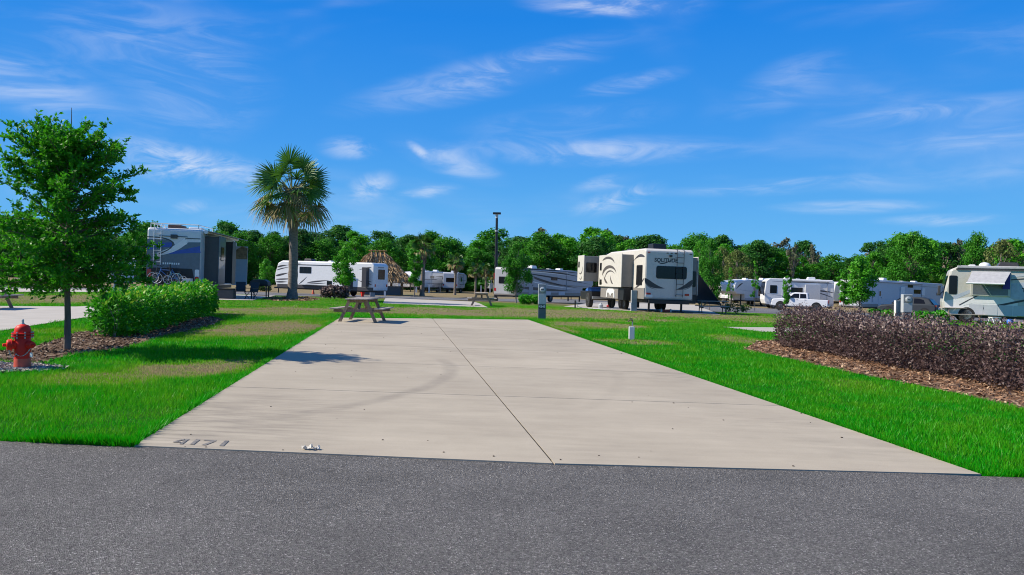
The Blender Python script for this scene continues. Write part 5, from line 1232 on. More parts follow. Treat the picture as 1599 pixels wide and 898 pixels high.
def camper_blue():
    W, L, zb, zt = 2.78, 10.5, .62, 3.78
    c0, c1 = G(229, 462), G(309, 465); c0 = AT(229, 42.3); c1 = AT(309, 42.3); loc = (c0 + c1) / 2
    t = thing('fifth_wheel_camper', 'silver and dark camper with blue swirls, roof rails and bicycles on its back', 'camper', loc, HEAD, None, True)
    prof = [(0, zb), (0, zt - .12), (.12, zt), (L - 2.5, zt), (L - .2, zt - .3), (L, 2.6), (L - .2, zb)]
    rvbody(t, prof, W, M_SILVER, .08)
    chassis(t, .1, L - .4, W, .42, .64); mb = MB(); mb.box(-.22, .0, -W / 2 + .05, W / 2 - .05, .38, .60); mb.build('bumper', M_CHAR, t, bevel=.03)
    h = W / 2 - .01; fB = 'B'
    # rear graphics: dark lower field, blue swirls, silver ribbons
    band(t, fB, 0, [(h, zb), (h, 2.34), (h * .55, 2.36), (0, 2.30), (-h, 2.50), (-h, zb)], M('rv_mid_grey', (.11, .125, .15), .35, coat=.3), 'lower_panel', -.02, .004)
    band(t, fB, 0, [(h * .9, .66), (h * .9, 1.58), (-h * .72, 1.58), (-h * .85, .66)], M_BLACK, 'rear_hatch', .0, .010)
    band(t, fB, 0, [(h, 3.14), (.40, 3.14), (.02, 3.02), (-.06, 2.84), (.15, 2.62), (.6, 2.40), (h, 2.33)], M_SLATE, 'swirl_field', -.02, .006)
    band(t, fB, 0, [(-h, 3.05), (-h * .55, 3.03), (-.42, 2.80), (-.02, 2.55), (.7, 2.32), (-.1, 2.29), (-h, 2.49)], M_SLATE, 'swirl_field', -.02, .005)
    swoosh(t, fB, 0, [(h, 2.62), (h * .5, 2.86), (.1, 2.86)], .24, M_NAVY, 'blue_swirl', .008, False); swoosh(t, fB, 0, [(-h, 2.66), (-.4, 2.50), (.75, 2.31)], .36, M_NAVY, 'blue_swirl', .009, 'end')
    for (o_, w_) in ((0, .10), (.15, .045), (-.15, .05)): swoosh(t, fB, 0, [(-h * .5, 3.12 + o_), (-.45, 3.06 + o_), (-.30, 2.62 + o_), (.85, 2.32 + o_ * .3)], w_ * 1.5, M_WHITE, 'ribbon', .012, False)
    swoosh(t, fB, 0, [(h, 3.24), (-.05, 3.30), (-.45, 2.85), (.75, 2.33)], .05, M_CHAR, 'ribbon', .013, False)
    swoosh(t, fB, 0, [(-h, 3.24), (-.6, 3.24), (-h * .42, 3.20)], .04, M_CHAR, 'ribbon', .013, False)
    mb = MB(); mb.box(-.03, .0, -.7, .75, 3.30, 3.34); mb.build('trim_strip', M_CHAR, t); mb = MB(); mb.box(-.10, .0, -.18, .16, 3.20, 3.42); mb.build('rear_camera', M_CHAR, t)
    light(t, fB, 0, -h + .02, -h + .24, 1.05, 1.55, M_WHITE, 'light_housing'); light(t, fB, -.03, -h + .03, -h + .22, 1.02, 1.16, M_TAIL); light(t, fB, 0, h - .26, h - .04, 1.05, 1.5, M_TAIL)
    for k, u in enumerate(np.linspace(.55, -.25, 8)): band(t, fB, 0, [(u, 1.78), (u - .07, 1.78), (u - .07, 1.88), (u, 1.88)], M_WHITE, 'letter', .005, .010)
    ladder(t, 0, .82, 1.75, zt + .02, .36, M_WHITE, .5)
    # bedroom of roof equipment: rails, rack
    mb = MB()
    for y in (-W / 2 + .15, W / 2 - .15): mb.tube([(.1, y, zt), (.1, y, zt + .22), (3.5, y, zt + .22), (3.5, y, zt)], .025, 6)
    mb.cyl((.1, -W / 2 + .15, zt + .22), (.1, W / 2 - .15, zt + .22), .03, n=6); mb.build('roof_rail', M_WHITE, t); 
    mb = MB(); mb.box(.4, 1.6, -.25, .45, zt, zt + .2); mb.build('roof_vent', M('vent_brown', (.10, .06, .05), .6), t, bevel=.04); acunit(t, 5.0, zt, 0)
    # right side: dark, with slide-outs and graphics
    sl_ = slide(t, 'R', 1.0, 2.6, zb + .15, zt - .35, W, .75, M_CHAR, M_SLATE); sl2 = slide(t, 'R', 5.3, 6.3, zb + .15, zt - .45, W, .65, M_CHAR, M_CHAR)
    fo = W / 2 + .75 + .047; window(sl_, 'R', fo, 1.4, 2.2, 2.1, 2.9, .06)
    for (cx, cz, r, a0, a1, w) in ((4.0, 2.3, .8, 60, 200, .14), (4.6, 2.0, 1.1, 90, 190, .22), (7.4, 2.2, .9, 40, 170, .2)): cres(t, 'R', W / 2, cx, cz, r, a0, a1, w, M_CHAR, .8)
    for k in range(4): swoosh(t, 'R', W / 2, [(3.2, 2.0 - k * .16), (4.2, 1.85 - k * .16), (5.3, 1.75 - k * .17)], .07, M_CHAR, 'stripe', .004)
    for k in range(4): swoosh(t, 'R', W / 2, [(6.4, 2.1 - k * .16), (7.4, 1.85 - k * .16), (8.6, 1.6 - k * .17)], .08, M_CHAR, 'stripe', .004)
    band(t, 'R', W / 2, [(2.7, zb), (2.7, 2.4), (5.0, zb)], M_SLATE, 'dark_wedge')
    # awning roll and arms
    mb = MB(); mb.tube([(.6, -W / 2 - .12, zt - .12), (9.6, -W / 2 - .12, zt - .12)], .11, 10); mb.build('awning_roll', M_WHITE, t, smooth=True)
    mb = MB(); mb.add([(.7, -W / 2 - .1, zt - .02), (9.5, -W / 2 - .1, zt - .02), (9.5, -W / 2 - .85, zt - .16), (.7, -W / 2 - .85, zt - .16), (.7, -W / 2 - .1, zt - .05), (9.5, -W / 2 - .1, zt - .05), (9.5, -W / 2 - .85, zt - .19), (.7, -W / 2 - .85, zt - .19)], [(0, 1, 2, 3), (4, 5, 6, 7), (0, 3, 7, 4), (1, 2, 6, 5), (2, 3, 7, 6)]); mb.build('slide_topper', M_AWN, t)
    # polished front panel, its brown reflection of thatch painted on as a patch
    mb = MB(); mb.box(8.9, 8.98, -W / 2 - .95, -W / 2 - .02, zb, 3.2); mb.build('front_panel', M_LTGREY, t); 
    band(t, 'B', 8.9, [(-W / 2 - .95, 2.35), (-W / 2 - .95, 3.1), (-W / 2 - .6, 3.2), (-W / 2 - .25, 3.0), (-W / 2 - .08, 2.6), (-W / 2 - .2, 2.35)], M('painted_reflection', (.32, .20, .10), .8, var=.5, scale=4), 'reflection_patch', .003, .008)
    for x in (3.3, 4.2):
        for y, o in ((-W / 2 + .2, -1), (W / 2 - .2, 1)): wheel(t, x, y, .40, .26, o)
    # bicycle rack
    mb = MB()
    for y in (-.5, .5): mb.beam((-.2, y, .5), (-.95, y, .62), .06, .05)
    mb.cyl((-.55, -.9, .66), (-.55, .9, .66), .03, n=6); mb.cyl((-.85, -.9, .68), (-.85, .9, .68), .03, n=6); mb.cyl((-.6, 0, .6), (-.6, 0, 1.8), .03, n=6); mb.build('bicycle_rack', M_DKMETAL, t)
    bpy.context.view_layer.update(); mw = t.matrix_world.copy()
    for i, (x, y, z, fr, lab, rz) in enumerate(((-.55, .15, .70, M('bike_blue', (.05, .15, .4), .4), 'blue bicycle hung on the rack of the blue swirl camper', 90), (-.85, -.35, .72, M('bike_teal', (.10, .25, .32), .4), 'small bicycle with white wheel rims nearest on the camper rack', 85), (-.32, .4, .72, M('bike_dark', (.03, .035, .04), .5), 'dark bicycle against the back of the blue swirl camper', 95))):
        bicycle(lab, fr, mw @ Matrix.Translation((x, y, z)) @ Matrix.Rotation(R(rz), 4, 'Z') @ Matrix.Scale(.8 if i == 1 else 1.05, 4), 1, 'bicycles on the camper rack')
camper_blue()
t = thing('utility_pedestal', 'pale grey box pedestal at the rear corner of the blue swirl camper', 'pedestal', G(293, 466), 0, 'plain utility pedestals'); mb = MB(); mb.box(-.2, .2, -.15, .15, -.05, 1.05); mb.build('housing', M_PEDG, t, bevel=.01); mb = MB(); mb.box(-.17, .17, -.165, -.152, .5, 1.0); mb.build('cover_door', M_PEDG, t); mb = MB(); mb.tube([(-.1, -.18, .8), (-.2, -.3, .5), (-.5, -.2, .35), (-.9, 0, .3)], .02, 6); mb.build('power_cord', M_WHITE, t)

def camp_clutter():
    def chair(label, px, py, rz):
        t = thing('camp_chair', label, 'camp chair', G(px, py), R(rz), 'black camp chairs by the blue swirl camper')
        mb = MB(); mb.box(-.26, .26, -.24, .24, .40, .44); mb.build('seat', M_BLACK, t); mb = MB(); mb.beam((-.0, .26, .42), (0, .42, .95), .52, .03, (0, 1, 0)); mb.build('backrest', M_BLACK, t)
        for sx in (-1, 1):
            for a, b_ in (((sx * .27, -.25, 0), (sx * .27, .25, .42)), ((sx * .27, .25, 0), (sx * .27, -.25, .42))):
                mb = MB(); mb.cyl(a, b_, .016, n=5); mb.build('leg', M_DKMETAL, t)
            mb = MB(); mb.box(sx * .27 - .03, sx * .27 + .03, -.25, .28, .60, .63); mb.build('armrest', M_BLACK, t)
    chair('left black camp chair beside the blue swirl camper', 376, 466.5, 20); chair('black camp chair nearest the covered grill', 392, 467.5, -15)
    t = thing('barbecue_grill', 'black covered barbecue grill between the camp chairs and palm', 'grill', G(406, 467), 0); mb = MB(); mb.prism([(-.55, .75), (-.5, 1.0), (-.3, 1.12), (.3, 1.12), (.5, 1.0), (.55, .75)], lambda u, v: (u, -.3, v), lambda u, v: (u, .3, v)); mb.build('lid', M_BLACK, t, bevel=.04)
    for x in (-.42, .42):
        for y in (-.22, .22):
            mb = MB(); mb.box(x - .025, x + .025, y - .025, y + .025, 0, .75); mb.build('leg', M_DKMETAL, t)
    mb = MB(); mb.box(-.45, .45, -.25, .25, .2, .24); mb.build('shelf', M_DKMETAL, t)
    t = thing('storage_box', 'low dark storage box under the side of the blue swirl camper', 'box', G(350, 466.5), R(5)); mb = MB(); mb.box(-.55, .55, -.3, .3, 0, .5); mb.build('box', M_CHAR, t, bevel=.03); mb = MB(); mb.box(-.58, .58, -.33, .33, .505, .57); mb.build('lid', M_BLACK, t, bevel=.02)
    for (lab, px, py) in (('orange cone under the middle of the white trailer', 489, 459.5), ('orange cone near the wheels of the white trailer', 552, 463)):
        t = thing('traffic_cone', lab, 'cone', G(px, py), 0, 'orange cones by the white trailer'); mb = MB(); mb.lathe([(.17, .03), (.04, .65), (.03, .66)], 12); mb.build('cone', M('cone_orange', (.65, .10, .03), .5), t, smooth=True); mb = MB(); mb.box(-.22, .22, -.22, .22, 0, .03); mb.build('base', MATS['cone_orange'], t)
    t = thing('fire_hydrant', 'distant small red hydrant behind the near picnic table', 'hydrant', G(566, 463.2)); mb = MB(); mb.lathe([(.14, -.05), (.13, .5), (.18, .51), (.18, .56), (.13, .57), (.1, .68), (.04, .75)], 12); mb.build('barrel', M_RED, t, smooth=True); mb = MB(); mb.cyl((-.25, 0, .4), (.25, 0, .4), .06, n=8); mb.build('nozzle', M_RED, t)
camp_clutter()

# ---- long white travel trailer
def trailer_white():
    W, L, zb, zt = 2.5, 10.3, .62, 3.25
    rear = AT(583, 72.5); front = AT(428, 77.0); hd = math.atan2(front.y - rear.y, front.x - rear.x); L = (Vector(front[:2]) - Vector(rear[:2])).length
    lft = Vector((-math.sin(hd), math.cos(hd))); off = Vector((lft.x, lft.y, 0)) * (-W / 2)     # near side is the vehicle's left
    t = thing('travel_trailer', 'long white travel trailer with black slashes behind the tall palm', 'camper', rear + off, hd, None, True)
    prof = [(0, zb), (0, zt - .25), (.25, zt), (L - .9, zt), (L - .35, zt - .25), (L - .05, 2.0), (L, 1.3), (L - .3, zb)]
    rvbody(t, prof, W, M_WHITE, .1); mb = MB(); mb.box(.05, L - .35, -W / 2 - .012, W / 2 + .012, zb - .04, zb + .30); mb.build('lower_skirt', M_CHAR, t); chassis(t, .1, L + .6, 1.6, .45, .60)
    f = W / 2
    s = slide(t, 'L', L * .27, L * .72, zb + .35, zt - .45, W, .55, M_LTGREY, M_WHITE); fo = f + .55 + .047
    mb = MB(); mb.box(L * .27 - .08, L * .72 + .08, fo - .01, fo + .012, zt - .42, zt - .34); mb.build('slide_trim', M_CHAR, s); mb = MB(); mb.box(L * .72, L * .72 + .08, fo - .01, fo + .012, zb + .3, zt - .36); mb.build('slide_trim', M_CHAR, s)
    window(s, 'L', fo, L * .58, L * .70, 2.05, 2.68, .05, mullion=2); window(s, 'L', fo, L * .37, L * .42, .98, 1.4, .03)
    sl2 = slide(t, 'L', .55, .95, zb + .35, zt - .5, W, .5, M_CHAR, M_CHAR)
    mb = MB(); mb.box(L * .20, L * .25, f - .02, f + .03, zb + .1, 2.2); mb.build('gap_panel', M_BLACK, t)
    for p, w in (([(L * .70, 1.0), (L * .66, 1.3), (L * .62, 1.75)], .10), ([(L * .62, 1.15), (L * .5, 1.35), (L * .40, 1.45)], .14), ([(L * .64, 1.0), (L * .5, 1.1), (L * .42, 1.2)], .08)): swoosh(s, 'L', fo, p, w, M_CHAR)
    for p, w in (([(L * .98, 2.55), (L * .93, 2.75), (L * .86, 2.8)], .16), ([(L * .985, 2.25), (L * .92, 2.5), (L * .85, 2.6)], .10), ([(L * .99, 1.7), (L * .93, 1.85), (L * .85, 2.05)], .2), ([(L * .99, 1.35), (L * .9, 1.4), (L * .78, 1.5)], .13), ([(L * .99, 1.1), (L * .92, 1.12), (L * .86, 1.15)], .15),
                 ([(L * .85, 1.15), (L * .8, 1.5), (L * .74, 1.7)], .12), ([(L * .82, 2.75), (L * .78, 2.95), (L * .73, 3.0)], .06), ([(.2, 1.2), (.9, 1.3), (1.9, 1.6)], .12), ([(.2, 1.45), (.8, 1.5), (1.4, 1.55)], .06), ([(.3, 2.8), (1.0, 2.75), (1.7, 2.55)], .12)): swoosh(t, 'L', f, p, w, M_CHAR)
    window(t, 'B', 0, -.6, .55, 1.7, 2.65, .06)
    for k in range(6): band(t, 'B', 0, [(.55 - k * .18, 2.78), (.45 - k * .18, 2.78), (.45 - k * .18, 2.90), (.55 - k * .18, 2.90)], M_CHAR, 'letter', .001, .005)
    for y in (-1.0, 1.0): light(t, 'B', 0, y - .08, y + .08, 1.0, 1.25, M_TAIL)
    mb = MB(); mb.box(L - .08, L + .05, -.8, .8, .75, 1.15); mb.build('front_cover', M_WHITE, t)
    for x in (L * .33, L * .41):
        for y, o in ((f - .15, 1), (-f + .15, -1)): wheel(t, x, y, .36, .22, o)
    acunit(t, L * .72, zt, 0, 1.0, .7, .25, M_CHAR); acunit(t, L * .5, zt, 0, .5, .5, .12)
    mb = MB(); mb.cyl((L + .5, 0, 0), (L + .5, 0, .8), .05, n=8); mb.build('tongue_jack', M_DKMETAL, t)
trailer_white()

# ---- generic campers for the rows behind
def camper(name, label, rearpx, frontpx, Yr, Yf, side, W, zb, zt, kind, matb, stripes, wins, slides=(), rearwin=True, skirt=None, ac=True, frontwin=False, group='campers parked in the far rows', seed=1, wheels=(.35, .43)):
    """near long side runs from column rearpx (depth Yr) to frontpx (depth Yf)"""
    a, b = AT(rearpx, Yr), AT(frontpx, Yf); hd = math.atan2(b.y - a.y, b.x - a.x); L = math.hypot(b.x - a.x, b.y - a.y); lft = Vector((-math.sin(hd), math.cos(hd), 0)); o = lft * (-W / 2 if side == 'L' else W / 2)
    loc = a + o; loc.z = float(gz(loc.x, loc.y))
    t = thing(name, label, 'camper', loc, hd, group, True); f = W / 2
    if kind == 'fifth': prof = [(0, zb), (0, zt - .15), (.15, zt), (L * .7, zt), (L - .5, zt - .3), (L - .05, zt - .8), (L, 1.95), (L - .5, 1.6), (L - 2.4, 1.55), (L - 2.5, zb)]
    elif kind == 'motor': prof = [(0, zb), (0, zt - .2), (.2, zt), (L - .6, zt), (L - .15, zt - .35), (L, 1.9), (L + .02, 1.1), (L - .15, zb)]
    else: prof = [(0, zb), (0, zt - .25), (.25, zt), (L - .9, zt), (L - .35, zt - .3), (L - .05, 1.8), (L, 1.2), (L - .3, zb)]
    rvbody(t, prof, W, matb, .1); chassis(t, .1, L - (2.6 if kind == 'fifth' else .3), W, zb - .2, zb)
    if skirt:
        mb = MB(); mb.box(.04, L - (2.52 if kind == 'fifth' else .3), -f - .012, f + .012, zb - .03, zb + .3); mb.build('lower_skirt', skirt, t)
    for (p, w, m) in stripes: swoosh(t, side, f, [(x * L, z) for x, z in p], w, m)
    for (u0, u1, v0, v1) in wins: window(t, side, f, u0 * L, u1 * L, v0, v1, .05)
    for (x0, x1, z0, z1, d, m, ws) in slides:
        s = slide(t, side, x0 * L, x1 * L, z0, z1, W, d, m, m)
        for (u0, u1, v0, v1) in ws: window(s, side, f + d + .047, u0 * L, u1 * L, v0, v1, .05)
    sg = 1 if side == 'L' else -1
    # entry door, baggage doors, awning tube and roof vents
    d0 = .16 * L if kind != 'motor' else .66 * L
    fm = FM(side, f); mb = MB(); plate(mb, rrect(d0, d0 + .72, zb + .12, zb + 2.0, .06), fm, .002, .02); dr_ = mb.build('door', matb, t); mb = MB(); plate(mb, rrect(d0 + .18, d0 + .54, zb + 1.2, zb + 1.75, .05), fm, .021, .026); mb.build('door_window', M_GLASS, dr_)
    mb = MB(); plate(mb, [(d0 + .60, zb + .95), (d0 + .68, zb + .95), (d0 + .68, zb + 1.08), (d0 + .60, zb + 1.08)], fm, .021, .05); mb.build('handle', M_CHAR, dr_)
    for q0, q1 in ((.30, .42), (.52, .60)):
        mb = MB(); plate(mb, rrect(q0 * L, q1 * L, zb + .06, zb + .42, .03), fm, .014, .026); mb.build('baggage_door', M_LTGREY, t)
    mb = MB(); y_ = sg * (f + .07); mb.cyl((.08 * L, y_, zt - .22), (.62 * L, y_, zt - .22), .065, n=8); mb.build('awning_tube', M_AWN, t, smooth=True)
    for q0 in (.10, .62):
        mb = MB(); mb.beam((q0 * L, sg * (f + .03), zt - .25), (q0 * L, sg * (f + .03), zb + .5), .05, .04); mb.build('awning_arm', M_AWN, t)
    for q0 in (.18, .48): mb = MB(); mb.box(q0 * L - .2, q0 * L + .2, -.5, -.1, zt - .02, zt + .09); mb.build('roof_vent', M_LTGREY, t, bevel=.02)
    if rearwin:
        window(t, 'B', 0, -.7, .7, 1.8, 2.5, .06)
        for y in (-f + .15, f - .15): light(t, 'B', 0, y - .08, y + .08, zb + .35, zb + .65, M_TAIL)
    if frontwin:
        mb = MB(); mb.add([(L + .012, -f + .15, 1.75), (L + .012, f - .15, 1.75), (L - .13, f - .2, zt - .42), (L - .13, -f + .2, zt - .42), (L + .03, -f + .15, 1.75), (L + .03, f - .15, 1.75), (L - .11, f - .2, zt - .42), (L - .11, -f + .2, zt - .42)], [(0, 1, 2, 3), (4, 7, 6, 5), (0, 4, 5, 1), (2, 6, 7, 3), (0, 3, 7, 4), (1, 5, 6, 2)]); mb.build('windscreen', M_GLASS, t)
        for s in (-1, 1):
            mb = MB(); mb.box(L - .1, L + .2, s * f, s * (f + .28), 1.75, 1.82); mb.box(L + .05, L + .2, s * (f + .12), s * (f + .30), 1.6, 2.1); mb.build('wing_mirror', M_CHAR, t)
    for x in wheels:
        for y, oo in ((f - .14, 1), (-f + .14, -1)): wheel(t, x * L, y, .38, .24, oo)
    if kind == 'motor':
        for y, oo in ((f - .14, 1), (-f + .14, -1)): wheel(t, L * .86, y, .42, .26, oo)
    if ac: acunit(t, L * .3, zt - .01); acunit(t, L * .65, zt - .03, 0, .8, .6, .22)
    if kind == 'fifth':
        mb = MB(); mb.box(L - 2.3, L - 2.18, -.8, -.68, 0, 1.6); mb.box(L - 2.3, L - 2.18, .68, .8, 0, 1.6); mb.build('landing_leg', M_DKMETAL, t)
    return t, L, f
C_, D_, G_ = M_CHAR, M_BLACK, M_TAUPE
sw = lambda m=M_CHAR: [([(.02, 2.6), (.3, 2.9), (.6, 2.5)], .12, m), ([(.05, 1.6), (.35, 1.2), (.8, 1.5)], .16, m), ([(.4, 2.3), (.7, 1.8), (.95, 2.3)], .10, m), ([(.1, 1.1), (.3, 1.0), (.6, 1.1)], .08, m)]
camper('fifth_wheel_camper', 'grey fifth wheel with long black curves behind the electric pedestal', 803, 926, 76, 89, 'R', 2.5, .7, 3.45, 'fifth', M('rv_dull_grey', (.34, .35, .37), .4, var=.06),
       [([(.0, 3.25), (.4, 3.35), (.85, 2.75)], .20, D_), ([(.12, 2.9), (.5, 2.6), (.95, 2.0)], .14, D_), ([(.2, 2.5), (.4, 1.9), (.8, 1.55)], .20, C_), ([(.1, 3.0), (.25, 2.3), (.6, 1.75)], .12, C_), ([(.3, 1.9), (.6, 1.75), (.95, 1.75)], .16, G_), ([(.02, 1.5), (.3, 1.3), (.7, 1.2)], .3, C_), ([(.0, 3.05), (.3, 3.2), (.7, 2.85)], .10, M_WHITE), ([(.15, 2.2), (.35, 1.75), (.75, 1.4)], .10, M_WHITE), ([(.05, 3.38), (.5, 3.42), (.95, 3.1)], .12, D_)], [(.42, .50, 2.3, 2.65)], [], True, M_TAUPE)
camper('fifth_wheel_camper', 'white fifth wheel behind the slim young tree and shaggy palm', 704, 652, 140, 122, 'L', 2.5, .8, 3.5, 'fifth', M_WHITE, sw(), [(.55, .66, 2.3, 2.7), (.2, .3, 2.2, 2.6)])
camper('fifth_wheel_camper', 'white camper showing its rear windows right of the lone small palm', 714, 728, 128, 140, 'R', 2.5, .8, 3.4, 'fifth', M_LTGREY, sw(), [(.3, .45, 1.9, 2.6)])
camper('travel_trailer', 'small white trailer between the two slim palms', 764, 738, 150, 158, 'L', 2.4, .7, 3.0, 'tow', M_WHITE, sw(), [(.3, .5, 1.7, 2.3)])
camper('travel_trailer', 'white trailer seen under the thatched roof of the hut', 640, 596, 132, 126, 'L', 2.4, .7, 3.1, 'tow', M_WHITE, sw(), [(.3, .45, 1.8, 2.4), (.65, .75, 1.8, 2.4)])
camper('fifth_wheel_camper', 'white fifth wheel left of the white motorhome', 1222, 1147, 112, 104, 'L', 2.5, .8, 3.65, 'fifth', M_WHITE, [([(.85, 3.1), (.93, 2.8), (.98, 2.2)], .2, C_)] + sw(M_LTGREY), [], [(.25, .62, 1.1, 3.1, .5, M_LTGREY, [(.56, .60, 1.4, 2.7)])], False, M_LTGREY)
camper('motorhome', 'white motorhome with dark windscreen behind the white pickup', 1302, 1193, 95, 96, 'L', 2.6, .55, 3.75, 'motor', M_WHITE,
       [([(.0, 2.2), (.25, 2.6), (.5, 2.2)], .16, C_), ([(.02, 1.6), (.2, 2.2), (.35, 2.3)], .10, C_), ([(.5, 1.4), (.75, 1.6), (.98, 1.9)], .14, M_LTGREY), ([(.0, 3.35), (.5, 3.4), (.9, 3.35)], .10, C_)], [(.82, .92, 1.9, 2.9), (.45, .62, 2.1, 2.7)], [(.22, .42, 1.0, 3.1, .5, M_LTGREY, [])], True, M_LTGREY, True, True)
camper('travel_trailer', 'long grey white trailer behind the grey car', 1345, 1486, 84, 101, 'R', 2.5, .75, 3.75, 'tow', M_LTGREY, [([(.35, 3.3), (.6, 3.35), (.85, 3.2)], .05, G_)],
       [(.46, .52, 3.05, 3.4), (.53, .61, 2.35, 2.85), (.80, .88, 2.25, 2.6)], [(.38, .42, 1.0, 3.05, .05, M_WHITE, []), (.62, .65, 2.2, 3.0, .05, M_WHITE, [])], True, M_TAUPE)
camper('travel_trailer', 'white trailer roof showing through the tree beside the pickup', 1385, 1300, 122, 122, 'L', 2.5, .8, 3.9, 'tow', M_WHITE, sw(), [])
camper('travel_trailer', 'small white camper far behind the shade screen of the tan camper', 1118, 1150, 128, 122, 'R', 2.4, .7, 3.2, 'tow', M_WHITE, sw(), [(.3, .7, 1.7, 2.5)])
camper('travel_trailer', 'white trailer seen beneath the young oak crown at left', 172, 118, 80, 90, 'L', 2.5, .7, 3.2, 'tow', M_WHITE, sw(M_LTGREY), [(.3, .45, 1.8, 2.5), (.6, .7, 1.8, 2.5)], skirt=M_LTGREY)

# ---- big motorhome at the right edge
def motorhome_big():
    Yn = 45.5; b = AT(1471, Yn); a = b + Vector((10.2, -5.0, 0)); hd = math.atan2(b.y - a.y, b.x - a.x); L = math.hypot(b.x - a.x, b.y - a.y); W = 2.6; f = W / 2; lft = Vector((-math.sin(hd), math.cos(hd), 0)); loc = a - lft * f; loc.z = float(gz(loc.x, loc.y))
    t = thing('motorhome', 'large beige motorhome with open awning at the right edge', 'motorhome', loc, hd, None, True); zb, zt = .45, 3.32
    prof = [(0, zb), (0, zt - .2), (.2, zt), (L - .9, zt), (L - .35, zt - .25), (L - .12, 2.0), (L, 1.15), (L - .08, zb)]
    M_BEI = M('rv_beige', (.50, .49, .44), .4, var=.05, coat=.2, dirt=.05); M_PALEBLUE = M('rv_pale_blue_grey', (.40, .45, .52), .35, coat=.2)
    rvbody(t, prof, W, M_BEI, .12)
    s = 'L'; x = lambda q: L - q * .72      # q metres back from the front
    # colours run in sweeping panels
    band(t, s, f, [(x(.25), zb + .02), (x(.15), 1.2), (x(.9), 1.35), (x(2.4), 1.55), (x(5.2), 1.3), (x(5.2), zb + .02)], M_WHITE, 'white_panel')
    band(t, s, f, [(x(.7), 1.5), (x(2.0), 1.95), (x(2.0), 1.75), (x(.9), 1.32)], M_PALEBLUE, 'blue_panel', .001, .006)
    band(t, s, f, [(x(4.7), 1.5), (x(4.7), 2.35), (x(9), 2.7), (x(9), 1.9), (x(5.4), 1.45)], M_PALEBLUE, 'blue_panel')
    band(t, s, f, [(x(1.4), .95), (x(2.2), 1.52), (x(3.0), 1.66), (x(4.4), 1.62), (x(5.0), 1.38), (x(4.4), 1.18), (x(2.2), 1.16)], M_WHITE, 'white_sweep', .005, .010)
    swoosh(t, s, f, [(x(1.2), 1.0), (x(2.2), 1.5), (x(2.9), 1.75)], .05, C_, 'stripe', .013, False); swoosh(t, s, f, [(x(2.0), .7), (x(4.0), 1.05), (x(8.5), 2.0)], .10, C_, 'stripe', .013, False)
    swoosh(t, s, f, [(x(4.7), 2.75), (x(6.5), 2.95), (x(9), 3.0)], .12, M_LTGREY, 'stripe', .013, False); swoosh(t, s, f, [(x(4.7), 2.55), (x(6.5), 2.72), (x(9), 2.85)], .05, C_, 'stripe', .013, False)
    for k, (q0, q1) in enumerate(((1.9, 2.9), (2.92, 3.9), (3.92, 4.9), (4.92, 6.2))): band(t, s, f, [(x(q0), zb + .05), (x(q0), 1.08), (x(q1 - .03), 1.08), (x(q1 - .03), zb + .05)], M_LTGREY, 'compartment_door', .011, .018)
    window(t, s, f, x(1.02), x(.42), 1.62, 2.72, .08); 
    # slide with television bay under the awning
    sl_ = slide(t, s, x(4.6), x(2.0), 1.62, 2.95, W, .10, M_LTGREY, M_BEI); fo = f + .147
    band(sl_, s, fo, [(x(4.5), 1.66), (x(4.5), 2.2), (x(2.1), 2.2), (x(2.1), 1.66)], M('bay_steel', (.16, .17, .18), .35, metal=.4), 'bay_panel', .002, .01)
    band(sl_, s, fo, [(x(4.5), 2.22), (x(4.5), 2.9), (x(2.1), 2.9), (x(2.1), 2.22)], M_BLACK, 'bay_window', .002, .01)
    mb = MB(); y0 = fo + .02; A = [(x(4.62), y0, 2.98), (x(2.0), y0, 2.98), (x(1.55), y0 + 1.0, 2.30), (x(4.05), y0 + 1.0, 2.30)]
    mb.add(A + [(p[0], p[1], p[2] - .03) for p in A], [(0, 1, 2, 3), (4, 7, 6, 5), (0, 4, 5, 1), (1, 5, 6, 2), (2, 6, 7, 3), (3, 7, 4, 0)]); mb.build('awning', M_AWN, t)
    mb = MB(); mb.add([(x(4.62), y0, 2.97), (x(4.05), y0 + 1.0, 2.29), (x(4.1), y0 + .02, 2.0), (x(4.62), y0, 2.0)], [(0, 1, 2, 3)]); mb.build('awning_side', M('awning_purple', (.05, .03, .22), .7), t)
    mb = MB(); mb.tube([(x(1.5), y0 + 1.0, 2.28), (x(4.1), y0 + 1.0, 2.28)], .05, 8); mb.build('awning_bar', M_WHITE, t)
    mb = MB(); mb.cyl((x(3.4), y0, 1.6), (x(2.7), y0 + .9, 2.25), .012, n=5); mb.build('awning_arm', M_WHITE, t)
    textmesh('lettering', 'TO', .30, C_, t, Matrix.Translation((x(5.75), f + .012, 1.98)) @ Matrix.Rotation(R(180), 4, 'Z') @ FACE_CAM)
    mb = MB(); mb.box(x(10), x(.95), f - .02, f + .10, zt - .16, zt - .02); mb.build('patio_awning_case', M_AWN, t, bevel=.03)
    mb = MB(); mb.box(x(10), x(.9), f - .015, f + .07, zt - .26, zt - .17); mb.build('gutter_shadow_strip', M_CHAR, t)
    mb = MB(); mb.beam((x(.05), f, 1.8), (x(-.25), f + .25, 1.55), .04, .04); mb.build('mirror_arm', M_CHAR, t); mb = MB(); mb.box(x(-.18), x(-.38), f + .15, f + .38, 1.55, 2.1); mb.build('wing_mirror', M_CHAR, t, bevel=.03)
    mb = MB(); mb.add([(x(.02), -f + .1, 1.35), (x(.02), f - .1, 1.35), (x(.2), f - .12, 2.85), (x(.2), -f + .12, 2.85)], [(0, 1, 2, 3)]); mb.build('windscreen', M_GLASS, t)
    for q in (3.05, 9.0):
        for y, o in ((f - .12, 1), (-f + .12, -1)): wheel(t, x(q if q > 4 else 1.75), y, .46, .28, o)
